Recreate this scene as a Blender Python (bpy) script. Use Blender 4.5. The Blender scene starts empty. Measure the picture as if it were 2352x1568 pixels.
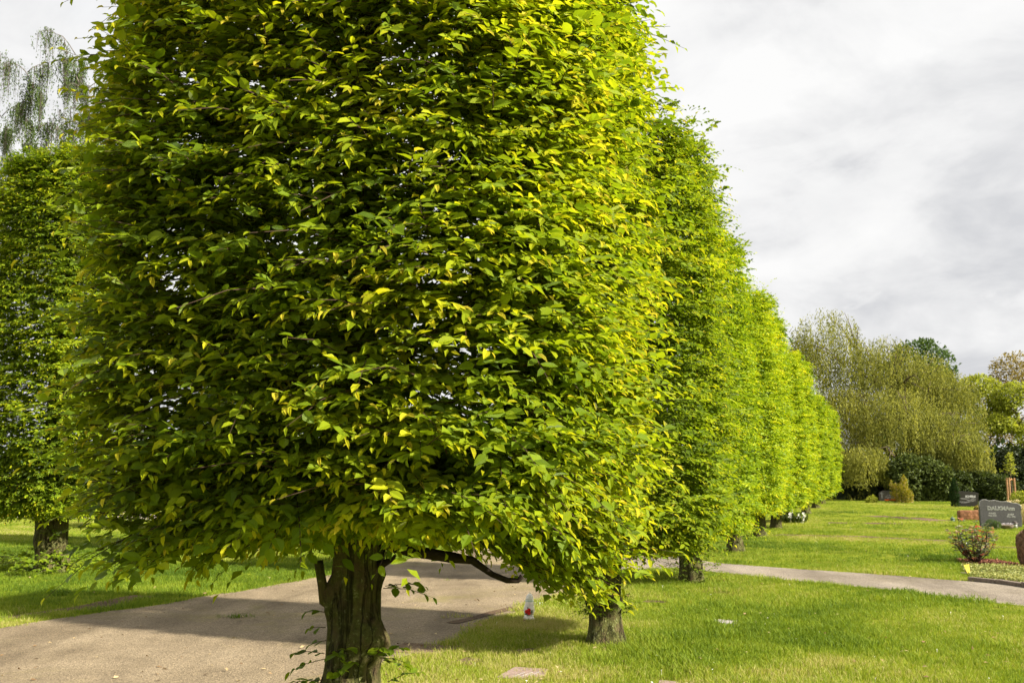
import bpy, bmesh, math, random
import numpy as np
from mathutils import Vector, Matrix

SC = bpy.context.scene
COL = SC.collection
rad = math.radians

# ------------------------------------------------------------------ camera
FPX, CX, CY, EYE = 2286.67, 1176.0, 784.0, 1.68      # pixel grid of a 2352 x 1568 picture
PITCH = math.atan((1085.0 - CY) / FPX)
cam_d = bpy.data.cameras.new('camera'); cam = bpy.data.objects.new('camera', cam_d); COL.objects.link(cam)
cam_d.lens = 35.0; cam_d.sensor_width = 36.0; cam_d.clip_end = 2000.0; cam_d.clip_start = 0.05
cam.location = (0, 0, EYE); cam.rotation_euler = (math.pi / 2 + PITCH, 0, 0)
cam_d.dof.use_dof = True; cam_d.dof.focus_distance = 4.6; cam_d.dof.aperture_fstop = 9.0
SC.camera = cam

# row of hornbeams: direction s (away), r (to the right of it)
PSI = math.atan((1955.0 - CX) / FPX)
S_ = np.array([math.sin(PSI), math.cos(PSI), 0.0]); R_ = np.array([math.cos(PSI), -math.sin(PSI), 0.0])

# ------------------------------------------------------------------ light
SUN_EL = rad(33.0); AZ_IN = rad(6.0)
sv = (R_ * math.cos(AZ_IN) - S_ * math.sin(AZ_IN)) * math.cos(SUN_EL) + np.array([0, 0, math.sin(SUN_EL)])
sun_d = bpy.data.lights.new('sun', 'SUN'); sun_d.energy = 5.0; sun_d.angle = rad(1.2); sun_d.color = (1.0, 0.93, 0.80)
sun = bpy.data.objects.new('sun', sun_d); COL.objects.link(sun)
sun.rotation_euler = Vector((-sv[0], -sv[1], -sv[2])).to_track_quat('-Z', 'Y').to_euler(); sun.location = (30, -10, 30)

W = bpy.data.worlds.new('World'); SC.world = W; W.use_nodes = True
nt = W.node_tree; nt.nodes.clear()
def N(tree, typ, **kw):
    n = tree.nodes.new(typ)
    for k, v in kw.items(): setattr(n, k, v)
    return n
sky = N(nt, 'ShaderNodeTexSky', sky_type='NISHITA', sun_disc=False)
sky.sun_elevation = SUN_EL; sky.sun_rotation = math.atan2(sv[0], sv[1])
skm = N(nt, 'ShaderNodeMix', data_type='RGBA', blend_type='MULTIPLY'); skm.inputs[0].default_value = 1.0
nt.links.new(sky.outputs[0], skm.inputs[6]); skm.inputs[7].default_value = (0.05, 0.05, 0.05, 1)
tc = N(nt, 'ShaderNodeTexCoord'); sep = N(nt, 'ShaderNodeSeparateXYZ'); nt.links.new(tc.outputs['Generated'], sep.inputs[0])
def math_(tree, op, a, b=None, clamp=False):
    m = N(tree, 'ShaderNodeMath', operation=op, use_clamp=clamp)
    for i, v in enumerate((a, b)):
        if v is None: continue
        if isinstance(v, (int, float)): m.inputs[i].default_value = v
        else: tree.links.new(v, m.inputs[i])
    return m.outputs[0]
zz = math_(nt, 'ADD', math_(nt, 'MAXIMUM', sep.outputs[2], 0.0), 0.42)
cmb = N(nt, 'ShaderNodeCombineXYZ')
nt.links.new(math_(nt, 'DIVIDE', sep.outputs[0], zz), cmb.inputs[0]); nt.links.new(math_(nt, 'DIVIDE', sep.outputs[1], zz), cmb.inputs[1])
nt.links.new(math_(nt, 'MULTIPLY', sep.outputs[2], 1.2), cmb.inputs[2])
def noise(tree, vec, scale, detail=5.0, rough=0.5, dist=0.0):
    n = N(tree, 'ShaderNodeTexNoise'); n.inputs['Scale'].default_value = scale; n.inputs['Detail'].default_value = detail
    n.inputs['Roughness'].default_value = rough; n.inputs['Distortion'].default_value = dist
    if vec is not None: tree.links.new(vec, n.inputs['Vector'])
    return n.outputs['Fac']
def ramp(tree, fac, stops, interp='LINEAR'):
    r = N(tree, 'ShaderNodeValToRGB'); el = r.color_ramp.elements; r.color_ramp.interpolation = interp
    while len(el) < len(stops): el.new(0.5)
    for e, (p, c) in zip(el, stops): e.position = p; e.color = tuple(c) + (1,)
    if fac is not None: tree.links.new(fac, r.inputs[0])
    return r.outputs[0]
CLOUD_OFF = (3.1, 1.7, 0.4)
mp = N(nt, 'ShaderNodeMapping'); mp.inputs['Location'].default_value = CLOUD_OFF; nt.links.new(cmb.outputs[0], mp.inputs[0])
n1 = noise(nt, mp.outputs[0], 1.15, 9.0, 0.56, 0.25)
n2 = noise(nt, mp.outputs[0], 4.2, 9.0, 0.55, 0.5)
n12 = math_(nt, 'ADD', math_(nt, 'MULTIPLY', n1, 0.55), math_(nt, 'MULTIPLY', n2, 0.45))
ccol = ramp(nt, n12, [(0.40, (0.258, 0.261, 0.270)), (0.46, (0.305, 0.306, 0.310)), (0.51, (0.340, 0.340, 0.341)), (0.56, (0.372, 0.371, 0.369))])
n3w = noise(nt, mp.outputs[0], 3.0, 10.0, 0.58, 0.45)
cumf = ramp(nt, n3w, [(0.50, (0, 0, 0)), (0.53, (0.28,) * 3), (0.60, (0.6,) * 3)])
cmx = N(nt, 'ShaderNodeMix', data_type='RGBA'); nt.links.new(cumf, cmx.inputs[0]); nt.links.new(ccol, cmx.inputs[6]); cmx.inputs[7].default_value = (0.372, 0.371, 0.369, 1)
ccol = cmx.outputs[2]
gap = noise(nt, mp.outputs[0], 1.7, 6.0, 0.55, 0.3)
gapf = ramp(nt, gap, [(0.58, (0, 0, 0)), (0.74, (0.12, 0.12, 0.12))])
mxw = N(nt, 'ShaderNodeMix', data_type='RGBA'); nt.links.new(gapf, mxw.inputs[0]); nt.links.new(ccol, mxw.inputs[6]); nt.links.new(skm.outputs[2], mxw.inputs[7])
bg = N(nt, 'ShaderNodeBackground'); bg.inputs['Strength'].default_value = 1.0; nt.links.new(mxw.outputs[2], bg.inputs[0])
wo = N(nt, 'ShaderNodeOutputWorld'); nt.links.new(bg.outputs[0], wo.inputs[0])
SC.view_settings.view_transform = 'Standard'; SC.view_settings.look = 'None'; SC.view_settings.gamma = 1.0
SC.view_settings.exposure = 1.4; SC.view_settings.use_curve_mapping = False
SC.cycles.max_bounces = 8; SC.cycles.transmission_bounces = 6; SC.cycles.transparent_max_bounces = 8
SC.cycles.use_denoising = True

# ------------------------------------------------------------------ helpers
def ray(px, py):
    xc = (px - CX) / FPX; yc = -(py - CY) / FPX
    return np.array([xc, math.cos(PITCH) - math.sin(PITCH) * yc, math.sin(PITCH) + math.cos(PITCH) * yc])
def G(px, py, z=0.0):                     # where the pixel's ray meets the ground
    d = ray(px, py); t = (z - EYE) / d[2]
    return np.array([d[0] * t, d[1] * t, z])
def AT(px, py, Y):                        # the pixel's ray at a given distance
    d = ray(px, py); t = Y / d[1]
    return np.array([d[0] * t, Y, EYE + d[2] * t])
def project(P):
    P = np.asarray(P, float); v = P - np.array([0, 0, EYE])
    fw = v[:, 1] * math.cos(PITCH) + v[:, 2] * math.sin(PITCH); up = -v[:, 1] * math.sin(PITCH) + v[:, 2] * math.cos(PITCH)
    fw = np.maximum(fw, 1e-3)
    return CX + FPX * v[:, 0] / fw, CY - FPX * up / fw, fw
def rowpt(s, l, z=0.0):                   # s along the row, l to its left of the camera
    return S_ * s - R_ * l + np.array([0, 0, z])

def hashn(i, seed=0):
    i = (i[..., 0] * 374761393 + i[..., 1] * 668265263 + i[..., 2] * 2147483647 + seed * 974634777) & 0x7fffffff
    i = ((i ^ (i >> 13)) * 1274126177) & 0x7fffffff
    return ((i ^ (i >> 16)) & 0xffff) / 65535.0
def vnoise(P, scale=1.0, seed=0):         # value noise, 0..1
    P = np.asarray(P, float) * scale; i = np.floor(P).astype(np.int64); f = P - i; f = f * f * (3 - 2 * f)
    out = 0
    for dx in (0, 1):
        for dy in (0, 1):
            for dz in (0, 1):
                w = (f[..., 0] if dx else 1 - f[..., 0]) * (f[..., 1] if dy else 1 - f[..., 1]) * (f[..., 2] if dz else 1 - f[..., 2])
                out = out + w * hashn(i + np.array([dx, dy, dz]), seed)
    return out
def fbm(P, scale=1.0, seed=0, octv=4):
    a, t, o = 0.5, 0, 0
    for k in range(octv): o = o + a * vnoise(P, scale * 2 ** k, seed + k); t += a; a *= 0.5
    return o / t
def unit(v): return v / np.maximum(np.linalg.norm(v, axis=-1, keepdims=True), 1e-9)

def mesh_arrays(name, V, F, attrs=None, smooth=False):
    me = bpy.data.meshes.new(name); V = np.asarray(V, np.float32); F = np.asarray(F, np.int32)
    k = F.shape[1]
    me.vertices.add(len(V)); me.vertices.foreach_set('co', V.ravel())
    me.loops.add(F.size); me.loops.foreach_set('vertex_index', F.ravel())
    me.polygons.add(len(F)); me.polygons.foreach_set('loop_start', np.arange(0, F.size, k, dtype=np.int32))
    try: me.polygons.foreach_set('loop_total', np.full(len(F), k, np.int32))
    except Exception: pass
    me.polygons.foreach_set('use_smooth', np.full(len(F), smooth))
    for an, arr in (attrs or {}).items():
        arr = np.asarray(arr, np.float32)
        if arr.ndim == 1: a = me.attributes.new(an, 'FLOAT', 'POINT'); a.data.foreach_set('value', arr)
        else: a = me.attributes.new(an, 'FLOAT_VECTOR', 'POINT'); a.data.foreach_set('vector', arr.ravel())
    me.update(); return me
def put(name, me, mat, parent=None, loc=None, **props):
    o = bpy.data.objects.new(name, me); COL.objects.link(o)
    if mat is not None and me is not None and not me.materials: me.materials.append(mat)
    if parent is not None: o.parent = parent
    if loc is not None: o.location = loc
    for k, v in props.items(): o[k] = v
    return o
def thing(name, label, cat, loc=(0, 0, 0), group=None, rz=0.0):
    o = bpy.data.objects.new(name, None); COL.objects.link(o); o.location = loc; o.rotation_euler = (0, 0, rz)
    o.empty_display_size = 0.1
    o['label'] = label; o['category'] = cat
    if group: o['group'] = group
    return o
class MB:                                  # small mesh collector
    def __init__(s): s.v = []; s.f = []
    def add(s, V, F):
        b = len(s.v); s.v += [tuple(map(float, p)) for p in V]; s.f += [tuple(int(i) + b for i in f) for f in F]; return s
    def tube(s, pts, radii, n=8, cap=True, seed=None, rough=0.0):
        pts = np.asarray(pts, float); radii = np.asarray(radii, float) * np.ones(len(pts))
        T = unit(np.gradient(pts, axis=0)); ref = np.array([0, 0, 1.0]) if abs(T[0][2]) < 0.9 else np.array([1.0, 0, 0])
        V = []; rng = np.random.default_rng(seed or 0)
        A = unit(np.cross(T[0], ref))
        for p, t, r in zip(pts, T, radii):
            A = unit(A - t * np.dot(A, t)); B = np.cross(t, A)
            for k in range(n):
                a = 2 * math.pi * k / n; rr = r * (1 + rough * (rng.random() - 0.5))
                V.append(p + (A * math.cos(a) + B * math.sin(a)) * rr)
        F = []
        for i in range(len(pts) - 1):
            for k in range(n):
                F.append((i * n + k, i * n + (k + 1) % n, (i + 1) * n + (k + 1) % n, (i + 1) * n + k))
        if cap: F.append(tuple(range(n))[::-1]); F.append(tuple((len(pts) - 1) * n + k for k in range(n)))
        return s.add(V, F)
    def lathe(s, prof, n=20, cap=True, wob=None):
        V = []
        for i, (r, z) in enumerate(prof):
            for k in range(n):
                a = 2 * math.pi * k / n; q = r * (1 + (wob(a, z) if wob else 0)); V.append((q * math.cos(a), q * math.sin(a), z))
        F = [(i * n + k, i * n + (k + 1) % n, (i + 1) * n + (k + 1) % n, (i + 1) * n + k) for i in range(len(prof) - 1) for k in range(n)]
        if cap: F.append(tuple(range(n))[::-1]); F.append(tuple((len(prof) - 1) * n + k for k in range(n)))
        return s.add(V, F)
    def box(s, c, h):
        V = [(c[0] + h[0] * i, c[1] + h[1] * j, c[2] + h[2] * k) for i in (-1, 1) for j in (-1, 1) for k in (-1, 1)]
        return s.add(V, [(0, 1, 3, 2), (4, 6, 7, 5), (0, 4, 5, 1), (2, 3, 7, 6), (0, 2, 6, 4), (1, 5, 7, 3)])
    def mesh(s, name, smooth=False, bevel=0.0, seg=2):
        me = bpy.data.meshes.new(name); me.from_pydata(s.v, [], s.f); me.update()
        bm = bmesh.new(); bm.from_mesh(me); bmesh.ops.recalc_face_normals(bm, faces=bm.faces)
        if bevel: bmesh.ops.bevel(bm, geom=[e for e in bm.edges if e.calc_face_angle(0) > 0.6], offset=bevel, segments=seg, affect='EDGES', profile=0.6)
        bm.to_mesh(me); bm.free()
        if smooth: me.polygons.foreach_set('use_smooth', [True] * len(me.polygons))
        me.update(); return me

# ------------------------------------------------------------------ materials
def newmat(name):
    m = bpy.data.materials.new(name); m.use_nodes = True; t = m.node_tree; t.nodes.clear()
    out = N(t, 'ShaderNodeOutputMaterial'); return m, t, out
def principled(t, col, rough=0.7, spec=0.3, **kw):
    p = N(t, 'ShaderNodeBsdfPrincipled')
    if isinstance(col, (tuple, list)): p.inputs['Base Color'].default_value = tuple(col) + (1,)
    else: t.links.new(col, p.inputs['Base Color'])
    p.inputs['Roughness'].default_value = rough; p.inputs['Specular IOR Level'].default_value = spec
    for k, v in kw.items(): p.inputs[k].default_value = v
    return p
def bump(t, h, dist, strength=1.0):
    b = N(t, 'ShaderNodeBump'); b.inputs['Distance'].default_value = dist; b.inputs['Strength'].default_value = strength
    t.links.new(h, b.inputs['Height']); return b.outputs[0]
def objco(t, scale=(1, 1, 1)):
    c = N(t, 'ShaderNodeTexCoord'); m = N(t, 'ShaderNodeMapping'); m.inputs['Scale'].default_value = scale
    t.links.new(c.outputs['Object'], m.inputs[0]); return m.outputs[0]
def plain(name, col, rough=0.6, spec=0.3, var=0.15, scale=20.0, bmp=0.0):
    m, t, out = newmat(name); v = objco(t)
    n = noise(t, v, scale, 6, 0.6)
    c = ramp(t, n, [(0.3, [x * (1 - var) for x in col]), (0.7, [min(1, x * (1 + var)) for x in col])])
    p = principled(t, c, rough, spec)
    if bmp: t.links.new(bump(t, n, bmp), p.inputs['Normal'])
    t.links.new(p.outputs[0], out.inputs[0]); return m
def leafmat(name, stops, trans=0.45, rough=0.45, spec=0.25, veins=False, tcol=(1.25, 1.2, 0.7), rnd=0.0, inst=None):
    m, t, out = newmat(name)
    a = N(t, 'ShaderNodeAttribute', attribute_name='tone')
    fac = a.outputs['Fac']
    if rnd:
        oi = N(t, 'ShaderNodeObjectInfo'); fac = math_(t, 'ADD', fac, math_(t, 'MULTIPLY', math_(t, 'SUBTRACT', oi.outputs['Random'], 0.5), rnd), True)
    if inst:
        ia = N(t, 'ShaderNodeAttribute', attribute_name=inst, attribute_type='INSTANCER'); fac = math_(t, 'ADD', fac, ia.outputs['Fac'], True)
    c = ramp(t, fac, stops)
    p = principled(t, c, rough, spec)
    if veins:
        lc = N(t, 'ShaderNodeAttribute', attribute_name='lc'); sp = N(t, 'ShaderNodeSeparateXYZ'); t.links.new(lc.outputs['Vector'], sp.inputs[0])
        ph = math_(t, 'MULTIPLY', math_(t, 'SUBTRACT', sp.outputs[0], math_(t, 'MULTIPLY', math_(t, 'ABSOLUTE', sp.outputs[1]), 0.9)), 75.0)
        w = math_(t, 'SINE', ph)
        t.links.new(bump(t, w, 0.0012, 0.9), p.inputs['Normal'])
        dk = N(t, 'ShaderNodeMix', data_type='RGBA', blend_type='MULTIPLY'); t.links.new(math_(t, 'MULTIPLY', math_(t, 'GREATER_THAN', w, 0.75), 0.22), dk.inputs[0])
        t.links.new(c, dk.inputs[6]); dk.inputs[7].default_value = (0.6, 0.65, 0.5, 1); t.links.new(dk.outputs[2], p.inputs['Base Color'])
    tr = N(t, 'ShaderNodeBsdfTranslucent')
    tm = N(t, 'ShaderNodeMix', data_type='RGBA', blend_type='MULTIPLY'); tm.inputs[0].default_value = 1; t.links.new(c, tm.inputs[6]); tm.inputs[7].default_value = tuple(tcol) + (1,)
    tm.clamp_result = False
    t.links.new(tm.outputs[2], tr.inputs[0])
    mx = N(t, 'ShaderNodeMixShader'); mx.inputs[0].default_value = trans
    t.links.new(p.outputs[0], mx.inputs[1]); t.links.new(tr.outputs[0], mx.inputs[2]); t.links.new(mx.outputs[0], out.inputs[0])
    return m
HB = [(0.0, (0.052, 0.095, 0.006)), (0.35, (0.19, 0.285, 0.010)), (0.65, (0.37, 0.45, 0.013)), (0.85, (0.63, 0.62, 0.018)), (1.0, (0.68, 0.58, 0.05))]
M = {}
M['leaf'] = leafmat('hornbeam leaf', HB, 0.42, 0.42, 0.30, veins=True)
M['leaf_far'] = leafmat('hornbeam leaf distant', HB, 0.42, 0.5, 0.2, rnd=0.18)
M['willow'] = leafmat('willow leaf', [(0, (0.075, 0.09, 0.018)), (0.5, (0.235, 0.245, 0.046)), (1, (0.42, 0.41, 0.085))], 0.40, 0.6, 0.15)
M['birch_leaf'] = leafmat('birch leaf', [(0, (0.03, 0.055, 0.012)), (0.6, (0.075, 0.115, 0.024)), (1, (0.13, 0.18, 0.04))], 0.25, 0.6, 0.2)
M['ever'] = leafmat('evergreen leaf', [(0, (0.014, 0.022, 0.008)), (0.6, (0.045, 0.062, 0.018)), (1, (0.10, 0.125, 0.035))], 0.15, 0.5, 0.25)
M['laurel'] = leafmat('laurel leaf', [(0, (0.025, 0.038, 0.010)), (0.6, (0.085, 0.115, 0.024)), (1, (0.19, 0.225, 0.05))], 0.25, 0.55, 0.2)
M['spring'] = leafmat('spring leaf', [(0, (0.12, 0.15, 0.02)), (0.6, (0.30, 0.34, 0.04)), (1, (0.46, 0.46, 0.08))], 0.5, 0.6, 0.15)
M['bronze'] = leafmat('bronze leaf', [(0, (0.12, 0.095, 0.03)), (0.6, (0.27, 0.21, 0.06)), (1, (0.36, 0.31, 0.09))], 0.35, 0.6, 0.15)
M['deepgreen'] = leafmat('deep green leaf', [(0, (0.03, 0.06, 0.018)), (0.6, (0.07, 0.12, 0.03)), (1, (0.13, 0.19, 0.04))], 0.35, 0.55, 0.15)
M['golden'] = leafmat('golden shrub', [(0, (0.07, 0.10, 0.01)), (0.5, (0.22, 0.24, 0.015)), (0.8, (0.45, 0.36, 0.02)), (1, (0.50, 0.36, 0.25))], 0.3, 0.6, 0.2)
M['cream'] = leafmat('cream blossom', [(0, (0.06, 0.09, 0.02)), (0.35, (0.20, 0.18, 0.06)), (0.6, (0.55, 0.46, 0.24)), (1, (0.68, 0.60, 0.38))], 0.3, 0.7, 0.15)
M['thuja'] = leafmat('conifer spray', [(0, (0.010, 0.028, 0.008)), (1, (0.045, 0.085, 0.02))], 0.1, 0.6, 0.2)
M['mahonia'] = leafmat('reddening leaf', [(0, (0.04, 0.07, 0.02)), (0.45, (0.10, 0.13, 0.05)), (0.62, (0.30, 0.28, 0.17)), (0.8, (0.42, 0.13, 0.05)), (1, (0.50, 0.10, 0.07))], 0.25, 0.35, 0.5)
M['cover'] = leafmat('ground cover', [(0, (0.06, 0.09, 0.015)), (0.5, (0.23, 0.27, 0.06)), (1, (0.44, 0.43, 0.15))], 0.25, 0.5, 0.3)
M['grass'] = leafmat('grass blade', [(0, (0.065, 0.12, 0.008)), (0.5, (0.175, 0.25, 0.016)), (0.85, (0.30, 0.345, 0.035)), (1, (0.43, 0.38, 0.15))], 0.4, 0.55, 0.2, rnd=0.3, inst='gtone')
M['twig'] = plain('twig bark', (0.055, 0.032, 0.02), 0.8, 0.2)
M['petal'] = plain('white petal', (0.80, 0.78, 0.70), 0.6, 0.2, 0.08)

def barkmat(name, base, moss, lich):
    m, t, out = newmat(name); v = objco(t, (1, 1, 0.22)); v2 = objco(t)
    n = noise(t, v, 26, 8, 0.65, 0.3); n2_ = noise(t, v2, 9, 6, 0.6); n3 = noise(t, v2, 46, 5, 0.6)
    c = ramp(t, n, [(0.30, [x * 0.30 for x in base]), (0.48, base), (0.70, [x * 1.7 for x in base])])
    mm = N(t, 'ShaderNodeMix', data_type='RGBA'); t.links.new(ramp(t, n2_, [(0.34, (0, 0, 0)), (0.54, (0.8, 0.8, 0.8))]), mm.inputs[0]); t.links.new(c, mm.inputs[6])
    t.links.new(ramp(t, n3, [(0.3, [x * 0.6 for x in moss]), (0.7, [x * 1.4 for x in moss])]), mm.inputs[7])
    ml = N(t, 'ShaderNodeMix', data_type='RGBA'); t.links.new(ramp(t, math_(t, 'MULTIPLY', n3, math_(t, 'ADD', n2_, 0.5)), [(0.60, (0, 0, 0)), (0.66, (0.6, 0.6, 0.6))]), ml.inputs[0])
    t.links.new(mm.outputs[2], ml.inputs[6]); ml.inputs[7].default_value = tuple(lich) + (1,)
    v4 = objco(t, (1, 1, 0.10)); nc = noise(t, v4, 7, 6, 0.6, 1.2)
    crack = math_(t, 'SUBTRACT', 1.0, math_(t, 'MULTIPLY', math_(t, 'ABSOLUTE', math_(t, 'SUBTRACT', nc, 0.5)), 30.0), True)
    mk = N(t, 'ShaderNodeMix', data_type='RGBA', blend_type='MULTIPLY'); t.links.new(math_(t, 'MULTIPLY', crack, 0.85), mk.inputs[0]); t.links.new(ml.outputs[2], mk.inputs[6]); mk.inputs[7].default_value = (0.22, 0.2, 0.17, 1)
    p = principled(t, mk.outputs[2], 0.9, 0.15)
    h = math_(t, 'SUBTRACT', math_(t, 'ADD', math_(t, 'MULTIPLY', n, 1.0), math_(t, 'MULTIPLY', n3, 0.5)), math_(t, 'MULTIPLY', crack, 0.5))
    t.links.new(bump(t, h, 0.03, 1.0), p.inputs['Normal']); t.links.new(p.outputs[0], out.inputs[0]); return m
M['bark'] = barkmat('hornbeam bark', (0.085, 0.060, 0.032), (0.080, 0.090, 0.020), (0.24, 0.24, 0.12))
M['bark_far'] = plain('brown bark', (0.10, 0.075, 0.055), 0.9, 0.1, 0.5, 12)
M['bark_birch'] = plain('birch bark', (0.13, 0.11, 0.095), 0.8, 0.2, 0.6, 3)
M['bark_cut'] = plain('dead wood', (0.025, 0.018, 0.013), 0.95, 0.1, 0.5, 30, 0.01)

def lawnmat():
    m, t, out = newmat('lawn ground'); v = objco(t)
    a = noise(t, v, 0.45, 6, 0.6); b = noise(t, v, 6, 6, 0.7); c3 = noise(t, v, 60, 4, 0.7)
    k = math_(t, 'ADD', math_(t, 'MULTIPLY', a, 0.55), math_(t, 'ADD', math_(t, 'MULTIPLY', b, 0.25), math_(t, 'MULTIPLY', c3, 0.2)))
    c = ramp(t, k, [(0.34, (0.08, 0.075, 0.02)), (0.46, (0.15, 0.17, 0.016)), (0.55, (0.20, 0.23, 0.018)), (0.66, (0.25, 0.25, 0.035))])
    p = principled(t, c, 0.95, 0.05); t.links.new(bump(t, c3, 0.02), p.inputs['Normal']); t.links.new(p.outputs[0], out.inputs[0]); return m
def gravelmat(name, c0, c1, c2, moss=0.0):
    m, t, out = newmat(name); v = objco(t)
    a = noise(t, v, 0.7, 5, 0.6); b = noise(t, v, 170, 3, 0.8); d = noise(t, v, 45, 4, 0.7)
    vo = N(t, 'ShaderNodeTexVoronoi'); vo.inputs['Scale'].default_value = 85; t.links.new(v, vo.inputs['Vector'])
    k = math_(t, 'ADD', math_(t, 'MULTIPLY', a, 0.45), math_(t, 'ADD', math_(t, 'MULTIPLY', b, 0.30), math_(t, 'MULTIPLY', d, 0.25)))
    c = ramp(t, k, [(0.33, c0), (0.5, c1), (0.66, c2)])
    sp = N(t, 'ShaderNodeSeparateColor'); t.links.new(vo.outputs['Color'], sp.inputs[0])
    mxx = N(t, 'ShaderNodeMix', data_type='RGBA', blend_type='MULTIPLY'); mxx.inputs[0].default_value = 0.75; t.links.new(c, mxx.inputs[6])
    t.links.new(ramp(t, sp.outputs[0], [(0.0, (0.42, 0.40, 0.38)), (0.45, (0.95, 0.94, 0.92)), (0.85, (1.1, 1.08, 1.02)), (1.0, (1.6, 1.55, 1.45))]), mxx.inputs[7])
    mg = N(t, 'ShaderNodeMix', data_type='RGBA'); t.links.new(ramp(t, math_(t, 'ADD', math_(t, 'MULTIPLY', noise(t, v, 0.5, 6, 0.65, 0.6), 0.75), math_(t, 'MULTIPLY', d, 0.25)), [(0.53, (0, 0, 0)), (0.66, (moss,) * 3)]), mg.inputs[0])
    t.links.new(mxx.outputs[2], mg.inputs[6]); mg.inputs[7].default_value = (0.20, 0.17, 0.055, 1)
    wm = N(t, 'ShaderNodeMapping'); wm.inputs['Rotation'].default_value = (0, 0, PSI); wm.inputs['Scale'].default_value = (1.0, 0.13, 1); t.links.new(v, wm.inputs[0])
    wr = N(t, 'ShaderNodeMix', data_type='RGBA', blend_type='MULTIPLY'); wr.inputs[0].default_value = 1.0; t.links.new(mg.outputs[2], wr.inputs[6])
    t.links.new(ramp(t, math_(t, 'ADD', math_(t, 'MULTIPLY', noise(t, wm.outputs[0], 1.6, 5, 0.6, 0.4), 0.7), math_(t, 'MULTIPLY', noise(t, v, 2.5, 5, 0.7), 0.3)), [(0.38, (0.70, 0.69, 0.68)), (0.5, (0.95, 0.95, 0.95)), (0.62, (1.12, 1.12, 1.12))]), wr.inputs[7])
    p = principled(t, wr.outputs[2], 0.9, 0.15)
    t.links.new(bump(t, math_(t, 'ADD', vo.outputs['Distance'], b), 0.008, 0.7), p.inputs['Normal']); t.links.new(p.outputs[0], out.inputs[0]); return m
M['lawn'] = lawnmat()
M['road'] = gravelmat('gravelled road', (0.135, 0.103, 0.068), (0.235, 0.185, 0.12), (0.325, 0.262, 0.178), 0.8)
M['path'] = gravelmat('gravel path', (0.17, 0.14, 0.115), (0.26, 0.222, 0.18), (0.36, 0.315, 0.265), 0.15)
M['soil'] = gravelmat('bare soil', (0.045, 0.028, 0.018), (0.13, 0.085, 0.05), (0.28, 0.21, 0.13), 0.3)
M['mulch'] = plain('bark mulch', (0.17, 0.065, 0.04), 0.95, 0.1, 0.65, 45, 0.03)

# ------------------------------------------------------------------ ground, road, paths
def rnoise(x, amp, seed): return amp * (fbm(np.stack([x, 0 * x, 0 * x], -1), 0.9, seed, 4) - 0.5) * 2
def in_poly(P, poly):
    x, y = P[:, 0], P[:, 1]; ins = np.zeros(len(P), bool); n = len(poly)
    for i in range(n):
        x0, y0 = poly[i][:2]; x1, y1 = poly[(i + 1) % n][:2]
        c = ((y0 > y) != (y1 > y)); xx = (x1 - x0) * (y - y0) / ((y1 - y0) if abs(y1 - y0) > 1e-9 else 1e-9) + x0
        ins ^= c & (x < xx)
    return ins
def dense(pts, step):
    out = []
    for a, b in zip(pts[:-1], pts[1:]):
        k = max(1, int(np.linalg.norm(b - a) / step)); out += [a + (b - a) * i / k for i in range(k)]
    return out + [pts[-1]]
def strip_sheet(name, A, B, z, mat, amp=0.06, seed=1, step=0.12, **props):
    A = np.array(dense([np.asarray(p, float) for p in A], step)); nn = len(A)
    Bd = np.array(dense([np.asarray(p, float) for p in B], step)); idx = np.linspace(0, len(Bd) - 1, nn)
    Bd = np.stack([np.interp(idx, np.arange(len(Bd)), Bd[:, k]) for k in range(3)], -1)
    w = unit(Bd - A)
    A = A + w * ((fbm(A, 1.3, seed, 5) - 0.5) * 4 * amp)[:, None]; Bd = Bd + w * ((fbm(Bd, 1.3, seed + 9, 5) - 0.5) * 4 * amp)[:, None]
    A[:, 2] = z; Bd[:, 2] = z
    m = 4; V = np.concatenate([A + (Bd - A) * (j / m) for j in range(m + 1)])
    F = [(j * nn + i, j * nn + i + 1, (j + 1) * nn + i + 1, (j + 1) * nn + i) for j in range(m) for i in range(nn - 1)]
    put(name, mesh_arrays(name, V, F), mat, **props)
    return np.concatenate([A, Bd[::-1]])
gx = np.concatenate([np.linspace(-900, -60, 12), np.linspace(-50, 50, 60), np.linspace(60, 900, 12)])
gy = np.concatenate([np.linspace(-300, -10, 6), np.linspace(-5, 90, 60), np.linspace(100, 1200, 12)])
gv = np.array([(x, y, 0.0) for y in gy for x in gx]); nx = len(gx)
put('lawn', mesh_arrays('lawn', gv, [(j * nx + i, j * nx + i + 1, (j + 1) * nx + i + 1, (j + 1) * nx + i) for j in range(len(gy) - 1) for i in range(nx - 1)]), M['lawn'],
    kind='structure', label='wide cemetery lawn of bright spring grass', category='lawn')
road_l = [rowpt(s, 3.98) for s in (-14, 0, 8, 20, 40, 75)]
road_r = [rowpt(s, l) for s, l in ((-14, 9.4), (4, 9.15), (8.7, 8.85), (13.8, 8.3), (25, 8.2), (75, 8.2))]
POLY_ROAD = strip_sheet('road', road_l, road_r, 0.004, M['road'], 0.09, 3, kind='structure', label='sandy gravelled cemetery road between the clipped trees', category='road')
up_ = [rowpt(20.0, 4.1), G(1560, 1278), G(1640, 1292), G(1780, 1303), G(2000, 1317), G(2200, 1333), G(2352, 1346), G(2700, 1376), G(3300, 1420)]
lo_ = [rowpt(17.0, 4.1), G(1560, 1304), G(1630, 1312), G(1780, 1330), G(2050, 1355), G(2352, 1392), G(2700, 1432), G(3300, 1490)]
POLY_PATH = strip_sheet('path', up_, lo_, 0.008, M['path'], 0.05, 5, kind='structure', label='pale gravel side path branching from the road across the lawn', category='path')
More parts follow.
